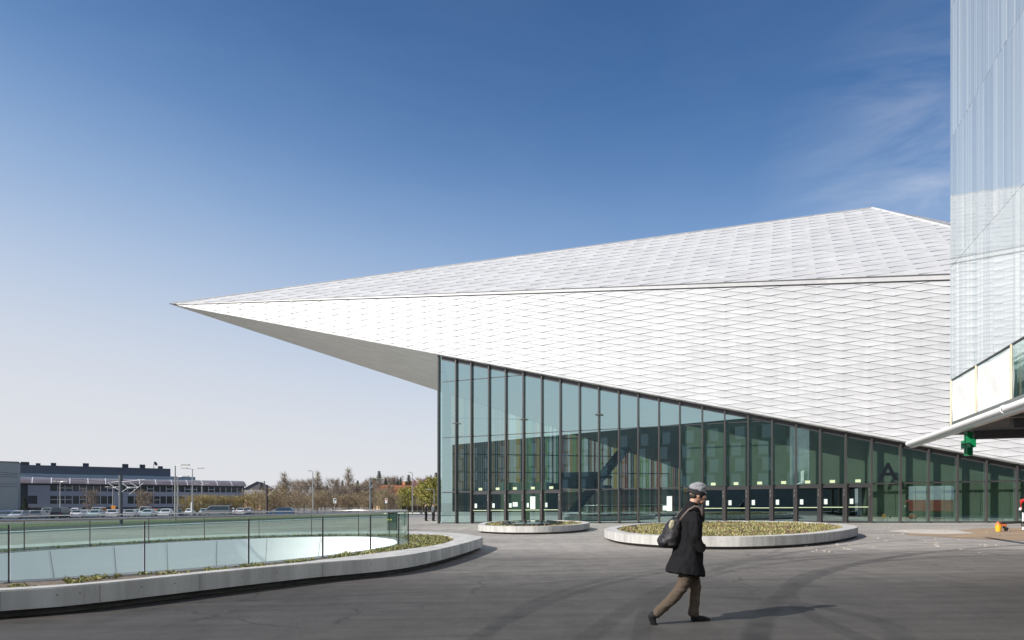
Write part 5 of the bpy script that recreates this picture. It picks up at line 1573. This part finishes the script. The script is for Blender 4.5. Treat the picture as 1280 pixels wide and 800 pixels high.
def solid(name, shapes, voxel, mat_, parent, smooth_it=3, fold=None, cut=None):
    """shapes fused into one continuous skin"""
    V, Fs = [], []
    for v, f in shapes:
        i = len(V); V += [tuple(p) for p in v]; Fs += [[k + i for k in q] for q in f]
    me = bpy.data.meshes.new(name); me.from_pydata(V, [], Fs)
    bm_ = bmesh.new(); bm_.from_mesh(me); bmesh.ops.remove_doubles(bm_, verts=bm_.verts, dist=1e-6); bmesh.ops.recalc_face_normals(bm_, faces=bm_.faces); bm_.to_mesh(me); bm_.free()
    o = bpy.data.objects.new(name, me); C.objects.link(o)
    r_ = o.modifiers.new('r', 'REMESH'); r_.mode = 'VOXEL'; r_.voxel_size = voxel
    s_ = o.modifiers.new('s', 'SMOOTH'); s_.factor = .5; s_.iterations = smooth_it
    bpy.context.view_layer.update()
    m2 = bpy.data.meshes.new_from_object(o.evaluated_get(bpy.context.evaluated_depsgraph_get()))
    o.modifiers.clear(); o.data = m2; bpy.data.meshes.remove(me); m2.name = name
    if fold:
        ns = [v.normal.copy() for v in m2.vertices]
        for v, q in zip(m2.vertices, ns): v.co += q * fold(v.co)
    m2.materials.clear(); m2.materials.append(mat_)
    for p in m2.polygons: p.use_smooth = True
    o.parent = parent
    return o
SKIN = mat('skin', (0.42, 0.24, 0.17), 0.55, var=0.06, scale=20)
COAT = mat('black_wool', (0.010, 0.010, 0.0115), 0.9, spec=0.14, bump=0.25, scale=140, var=0.3)
TROU = mat('brown_cotton', (0.080, 0.061, 0.045), 0.9, var=0.15, scale=25, bump=0.2, spec=0.2)
SHOE = mat('black_shoe', (0.010, 0.010, 0.011), 0.75, spec=0.2)
SOLE = mat('shoe_sole', (0.016, 0.016, 0.016), 0.85, spec=0.2)
KNIT = mat('grey_knit', (0.20, 0.20, 0.215), 0.95, var=0.45, scale=60, bump=0.6, stretch=(1, 1, .35))
KNITB = mat('dark_knit', (0.018, 0.018, 0.022), 0.95, bump=0.5, scale=90)
HAIR = mat('dark_hair', (0.02, 0.014, 0.010), 0.7)
BAGM = mat('black_nylon', (0.010, 0.008, 0.010), 0.6, var=0.3, scale=12, bump=0.3)
STRAP = mat('brown_strap', (0.10, 0.075, 0.065), 0.8)
PATCH = mat('pale_patch', (0.50, 0.46, 0.30), 0.8, col2=(0.14, 0.12, 0.09), scale=26)

PXM = .01012
pb = Vector(((850 - CX) / F * 8.1, 8.1)); pz = gz(pb.x, pb.y)
man = empty('person', 'man in a long black coat, brown trousers and grey knitted cap walking to the right', 'person', (pb.x, pb.y, pz))
def L_(u, v, y=0.0): return Vector(((u - 850) * PXM, y, (778 - v) * PXM))
# body: one continuous figure from the crown to the ankles
def head_shape(p, d):
    q = p.copy()
    if d.x > .2 and d.z < .1: q.x *= 1 - .10 * max(0, -d.z)          # flatter lower face
    if d.z < -.3: q.y *= .86
    if d.x < -.2 and d.z < -.2: q.x *= .80                           # nape
    return q
hc = L_(872, 617.5)
head = ball_sh(hc, .098, .076, .125, 28, 20, rad(10), head_shape)
def hp(x, y, z): return hc + Matrix.Rotation(rad(10), 3, 'Y') @ Vector((x, y, z))
shapes = [head,
  ball_sh(hp(.058, 0, -.078), .042, .045, .042), ball_sh(hp(.076, 0, -.098), .020, .024, .018),            # jaw, chin
  tube_sh([hp(.088, 0, .012), hp(.104, 0, -.018), hp(.110, 0, -.030)], [.012, .0135, .013], 12), ball_sh(hp(.100, .012, -.032), .010, .008, .008), ball_sh(hp(.100, -.012, -.032), .010, .008, .008),  # nose
  tube_sh([hp(.088, -.022, -.061), hp(.095, 0, -.059), hp(.088, .022, -.061)], [.006, .008, .006], 10, Vector((0, 0, 1))), tube_sh([hp(.086, -.018, -.072), hp(.092, 0, -.071), hp(.086, .018, -.072)], [.007, .009, .007], 10, Vector((0, 0, 1))),
  tube_sh([hp(.082, -.045, .030), hp(.094, -.02, .034), hp(.094, .02, .034), hp(.082, .045, .030)], [.010, .012, .012, .010], 10, Vector((0, 0, 1))),   # brow
  ball_sh(hp(.062, .048, -.028), .024, .018, .022), ball_sh(hp(.062, -.048, -.028), .024, .018, .022),      # cheeks
  ball_sh(hp(-.008, -.078, -.022), .020, .009, .032, 14, 10, rad(-15)), ball_sh(hp(-.008, .078, -.022), .020, .009, .032, 14, 10, rad(-15)),   # ears
  tube_sh([hp(-.02, 0, -.06), L_(866, 632), L_(863, 640)], [(.058, .055), (.058, .058), (.062, .07)]),      # neck
  tube_sh([L_(862, 642), L_(861, 655), L_(860, 675), L_(859, 690), L_(859, 700)], [(.06, .11), (.10, .16), (.10, .15), (.115, .16), (.11, .16)]),
  tube_sh([L_(860, 697, -.09), L_(851, 733, -.10), L_(833, 752, -.10), L_(815, 768, -.11)], [.085, .062, .052, .036]),
  tube_sh([L_(862, 697, .09), L_(871, 735, .10), L_(870, 752, .10), L_(869, 770, .10)], [.085, .060, .052, .036]),
  tube_sh([L_(812, 766, -.11), L_(815, 775, -.11), L_(820, 782, -.11)], [(.022, .022), (.018, .022), (.010, .020)]),
  tube_sh([L_(868, 772, .10), L_(878, 774, .10), L_(889, 775.5, .10)], [(.024, .024), (.020, .024), (.012, .022)]),
  tube_sh([L_(862, 641, -.16), L_(861.5, 654, -.215), L_(862, 668, -.24), L_(864, 676, -.19)], [.045, .038, .034, .028]),
  tube_sh([L_(862, 641, .16), L_(862, 654, .215), L_(862, 668, .24), L_(864, 676, .19)], [.045, .038, .034, .028])]
for sgn in (-1, 1):                                                    # hands pushed into the coat pockets
    w_ = L_(864.5, 678.5, .135 * sgn)
    shapes.append(ball_sh(w_ + Vector((.012, 0, -.035)), .032, .018, .045))
    for k in range(4):
        b_ = w_ + Vector((-.012 + .016 * k, 0, -.070)); shapes.append(tube_sh([b_, b_ + Vector((.012, 0, -.035)), b_ + Vector((.014, -.006 * sgn, -.060 + .006 * abs(k - 1.5)))], [.009, .009, .008], 10))
    shapes.append(tube_sh([w_ + Vector((.030, 0, -.02)), w_ + Vector((.052, -.01 * sgn, -.045)), w_ + Vector((.056, -.015 * sgn, -.066))], [.010, .010, .008], 10))
solid('body', shapes, .0062, SKIN, man, 3)
EYE = mat('eye', (0.03, 0.02, 0.015), 0.2)
for sgn in (-1, 1):
    mb = MB(); v, f = ball_sh(hp(.086, .030 * sgn, .006), .010, .013, .008, 12, 8); mb.v, mb.f, mb.m = [tuple(p) for p in v], f, [0] * len(f); mb.build('eye', EYE, man, smooth=True)
# hair under the cap
solid('hair', [ball_sh(hp(-.045, 0, -.025), .052, .070, .058)], .007, HAIR, man, 2)
# cap: slouchy knitted top with a dark band
def cap_fold(p):
    return .007 * noise.noise(Vector((p.x * 18, p.y * 16, p.z * 26))) + .003 * noise.noise(Vector((p.x * 50, p.y * 50, p.z * 60)))
solid('cap', [ball_sh(hp(-.010, 0, .072), .109, .091, .088, rot=rad(-8)), ball_sh(hp(-.056, 0, .066), .062, .072, .068), tube_sh([hp(-.014, 0, .044), hp(-.010, 0, .066)], [(.113, .095), (.114, .095)], 26, cap=.3)], .007, KNIT, man, 3, cap_fold)
solid('cap_band', [tube_sh([hp(-.026, 0, -.020), hp(-.016, 0, .010), hp(-.008, 0, .046)], [(.102, .084), (.109, .091), (.114, .096)], 26, cap=.1)], .007, KNITB, man, 2)
# coat
def coat_fold(p):
    f_ = max(0, min(1, (p.z - .55) / .9))
    return .016 * noise.noise(Vector((p.x * 9, p.y * 9, p.z * 4.0))) + .011 * noise.noise(Vector((p.x * 22, p.y * 22, p.z * 10))) + (.010 * math.sin(p.y * 40 + p.x * 22) * (1 - f_) ** 2)
coat = [
  tube_sh([L_(864.5, 630), L_(863.5, 636), L_(862, 641.5), L_(861.5, 650), L_(861, 663), L_(860, 678), L_(858.5, 695), L_(857, 708), L_(856, 716)],
          [(.074, .074), (.095, .12), (.125, .195), (.155, .215), (.160, .205), (.165, .20), (.192, .215), (.222, .235), (.240, .245)], 30, cap=.05),
  tube_sh([L_(863, 641, -.17), L_(861.5, 653, -.225), L_(862, 668, -.245), L_(867, 679, -.225), L_(872, 685, -.205)], [(.070, .062), (.070, .062), (.064, .058), (.056, .052), (.052, .046)]),
  tube_sh([L_(863, 641, .17), L_(862, 653, .225), L_(863, 668, .245), L_(868, 679, .225), L_(873, 685, .205)], [(.070, .062), (.070, .062), (.064, .058), (.056, .052), (.052, .046)]),
  tube_sh([L_(864.5, 628.5), L_(864.8, 632.5)], [(.078, .074), (.084, .082)], 24),
  tube_sh([L_(871, 633, -.05), L_(876.5, 642, -.05), L_(878, 652, -.03)], [(.022, .05), (.022, .055), (.014, .04)], 12), tube_sh([L_(871, 633, .05), L_(876.5, 642, .05), L_(878, 652, .03)], [(.022, .05), (.022, .055), (.014, .04)], 12)]
solid('coat', coat, .0085, COAT, man, 3, coat_fold)
mb = MB()
# pocket flap on the near side
for (a, b) in ((L_(866, 684, -.232), L_(876, 680.5, -.205)),):
    mb.beam(a, b, .012, .045, Vector((0, 0, 1)))
mb.build('pocket_flap', COAT, man)
# trousers
def tr_fold(p): return .008 * noise.noise(Vector((p.x * 12, p.y * 9, p.z * 20))) + .004 * noise.noise(Vector((p.x * 20 + p.z * 18, p.y * 16, p.z * 48)))
solid('trousers', [
  tube_sh([L_(859, 690), L_(859, 704)], [(.12, .165), (.115, .165)]),
  tube_sh([L_(859, 699, -.085), L_(855, 717, -.095), L_(849.5, 733, -.10), L_(836, 748.5, -.10), L_(822, 761, -.105), L_(816.5, 766.5, -.11)], [(.098, .10), (.090, .09), (.078, .08), (.070, .07), (.064, .062), (.060, .06)]),
  tube_sh([L_(862, 699, .085), L_(868, 717, .095), L_(871.5, 735, .10), L_(870.8, 750, .10), L_(870, 764, .10), L_(869.5, 770.5, .10)], [(.098, .10), (.088, .09), (.076, .078), (.068, .07), (.066, .066), (.070, .066)])], .008, TROU, man, 3, tr_fold)
# shoes
def shoe(heel, ball, toe, ank, y):
    up = solid('shoe', [tube_sh([heel, heel.lerp(ball, .5), ball, toe], [(.040, .038), (.044, .042), (.036, .048), (.022, .038)]), tube_sh([ank, heel.lerp(ball, .28)], [(.046, .044), (.050, .042)])], .007, SHOE, man, 3)
    so_ = solid('sole', [tube_sh([heel + nrm * .028, ball + nrm * .028, toe + nrm * .010], [(.014, .042), (.014, .051), (.012, .040)])], .006, SOLE, up, 2)
nrm = Vector((0, 0, -1)); shoe(L_(868, 774.6, .10), L_(882, 774.8, .10), L_(890, 776, .10), L_(870, 767.5, .10), .10)
nrm = Vector((-.94, 0, -.34)).normalized(); shoe(L_(811.2, 767, -.11), L_(815, 778, -.11), L_(820.5, 783, -.11), L_(816.5, 764.5, -.11), -.11)
# backpack
bp = empty('backpack', 'black backpack with a pale patch hanging on the back of the walking man', 'backpack', (pb.x, pb.y, pz))
def bag_fold(p): return .012 * noise.noise(Vector((p.x * 12, p.y * 9, p.z * 12))) + .005 * noise.noise(Vector((p.x * 30, p.y * 30, p.z * 30)))
solid('bag', [tube_sh([L_(846, 649), L_(843, 655), L_(840.5, 664), L_(838.5, 674), L_(838, 681)], [(.055, .12), (.095, .145), (.115, .155), (.125, .16), (.10, .15)], 22), ball_sh(L_(829.5, 676.5), .075, .135, .085)], .010, BAGM, bp, 3, bag_fold)
def strip(path, wd, th, name, m_, y=None):
    mb = MB()
    for k in range(len(path) - 1): mb.beam(path[k], path[k + 1], wd, th, Vector((1, 0, .3)))
    o_ = mb.build(name, m_, bp); return o_
for sgn in (-1, 1):
    pth = [L_(846.5, 651.5, .10 * sgn), L_(851, 644, .13 * sgn), L_(857, 636.8, .145 * sgn), L_(864, 632.6, .15 * sgn), L_(869.5, 633.2, .15 * sgn), L_(873, 638, .155 * sgn), L_(873.5, 646, .15 * sgn)]
    mb = MB(); mb.tube(pth, .015, 10); mb.build('strap', STRAP, bp, smooth=True)
mb = MB()
pv_, pf_ = ball_sh(L_(836.5, 655, -.135), .036, .018, .062, 12, 8, rad(12)); mb.v, mb.f, mb.m = [tuple(q) for q in pv_], pf_, [0] * len(pf_)
mb.build('patch', PATCH, bp, smooth=True)
mb = MB(); mb.tube([L_(840, 650, -.03), L_(842, 645.5, 0), L_(840, 650, .03)], .008, 8); mb.build('haul_loop', BAGM, bp, smooth=True)

def far_man(label, u, Y, h, facing, shirt, raised):
    p = stand(u, Y); root = empty('person', label, 'person', p, facing)
    k = h / 1.78; root.scale = (1.22, 1.22, 1.0)
    def q(x, y, z): return Vector((x * k, y * k, z * k))
    hd = q(.02, 0, 1.66)
    sh = [ball_sh(hd, .098 * k, .078 * k, .12 * k, 16, 12), ball_sh(q(.10, 0, 1.62), .025, .02, .03, 10, 8), tube_sh([q(0, 0, 1.55), q(-.01, 0, 1.42)], [.06, .07]),
          tube_sh([q(-.01, 0, 1.44), q(0, 0, 1.25), q(0, 0, 1.0), q(0, 0, .88)], [(.09, .18), (.12, .17), (.11, .15), (.11, .16)])]
    feet = []
    for s_ in (-1, 1):
        sh += [tube_sh([q(0, .09 * s_, .92), q(.03, .10 * s_, .5), q(0, .10 * s_, .08)], [.09, .06, .04]), tube_sh([q(-.03, .10 * s_, .05), q(.16, .11 * s_, .04)], [(.04, .04), (.03, .04)])]
        feet.append(tube_sh([q(-.04, .10 * s_, .05), q(.17, .11 * s_, .045)], [(.05, .048), (.036, .046)]))
    def arm(s_, up):
        a = q(0, .19 * s_, 1.40)
        if up: e, w_ = q(.16, .33 * s_, 1.52), q(.10, .12 * s_, 1.70)
        else: e, w_ = q(-.02, .25 * s_, 1.12), q(.17, .20 * s_, .95)
        o_ = [tube_sh([a, e, w_], [.052, .042, .032]), ball_sh(w_ + (w_ - e).normalized() * .05, .03, .02, .04)]
        d = (w_ - e).normalized(); sd_ = d.cross(Vector((1, 0, 0))).normalized()
        for f_ in range(4): o_.append(tube_sh([w_ + d * .08 + sd_ * .016 * (f_ - 1.5), w_ + d * (.145 - .006 * abs(f_ - 1.5)) + sd_ * .018 * (f_ - 1.5) + Vector((.012, 0, 0))], [.009, .008], 8))
        o_.append(tube_sh([w_ + d * .03 + sd_ * .03, w_ + d * .075 + sd_ * .055], [.011, .009], 8))
        return o_, [tube_sh([a, e, w_.lerp(e, .12)], [.066, .056, .046])]
    a1, s1 = arm(-1, False); a2, s2 = arm(1, raised)
    solid('body', sh + a1 + a2, .012, SKIN, root, 2)
    solid('jacket', [tube_sh([q(-.01, 0, 1.50), q(-.01, 0, 1.40), q(0, 0, 1.2), q(0, 0, 1.0), q(0, 0, .86)], [(.07, .08), (.12, .20), (.14, .20), (.135, .185), (.14, .19)])] + s1 + s2, .016, shirt, root, 2)
    solid('trousers', [tube_sh([q(0, 0, .95), q(0, 0, .84)], [(.12, .165), (.12, .17)])] + [tube_sh([q(0, .09 * s_, .9), q(.03, .10 * s_, .5), q(0, .10 * s_, .09)], [(.105, .10), .08, .066]) for s_ in (-1, 1)], .014, SHOE, root, 2)
    for f_ in feet: solid('shoe', [f_], .012, SHOE, root, 1)
    solid('hair', [ball_sh(hd + Vector((-.02, 0, .035)) * k, .105 * k, .085 * k, .10 * k, 16, 12)], .014, HAIR, root, 1)
far_man('man in black clothes standing left of the man with a raised arm', 532.3, 63.5, 1.74, rad(-10), mat('dark_jacket', (0.025, 0.02, 0.02), .9), False)
far_man('man in a dark grey shirt with a raised arm beside the glass corner', 541.5, 62.5, 1.76, rad(30), mat('grey_shirt', (0.07, 0.075, 0.08), .9), True)
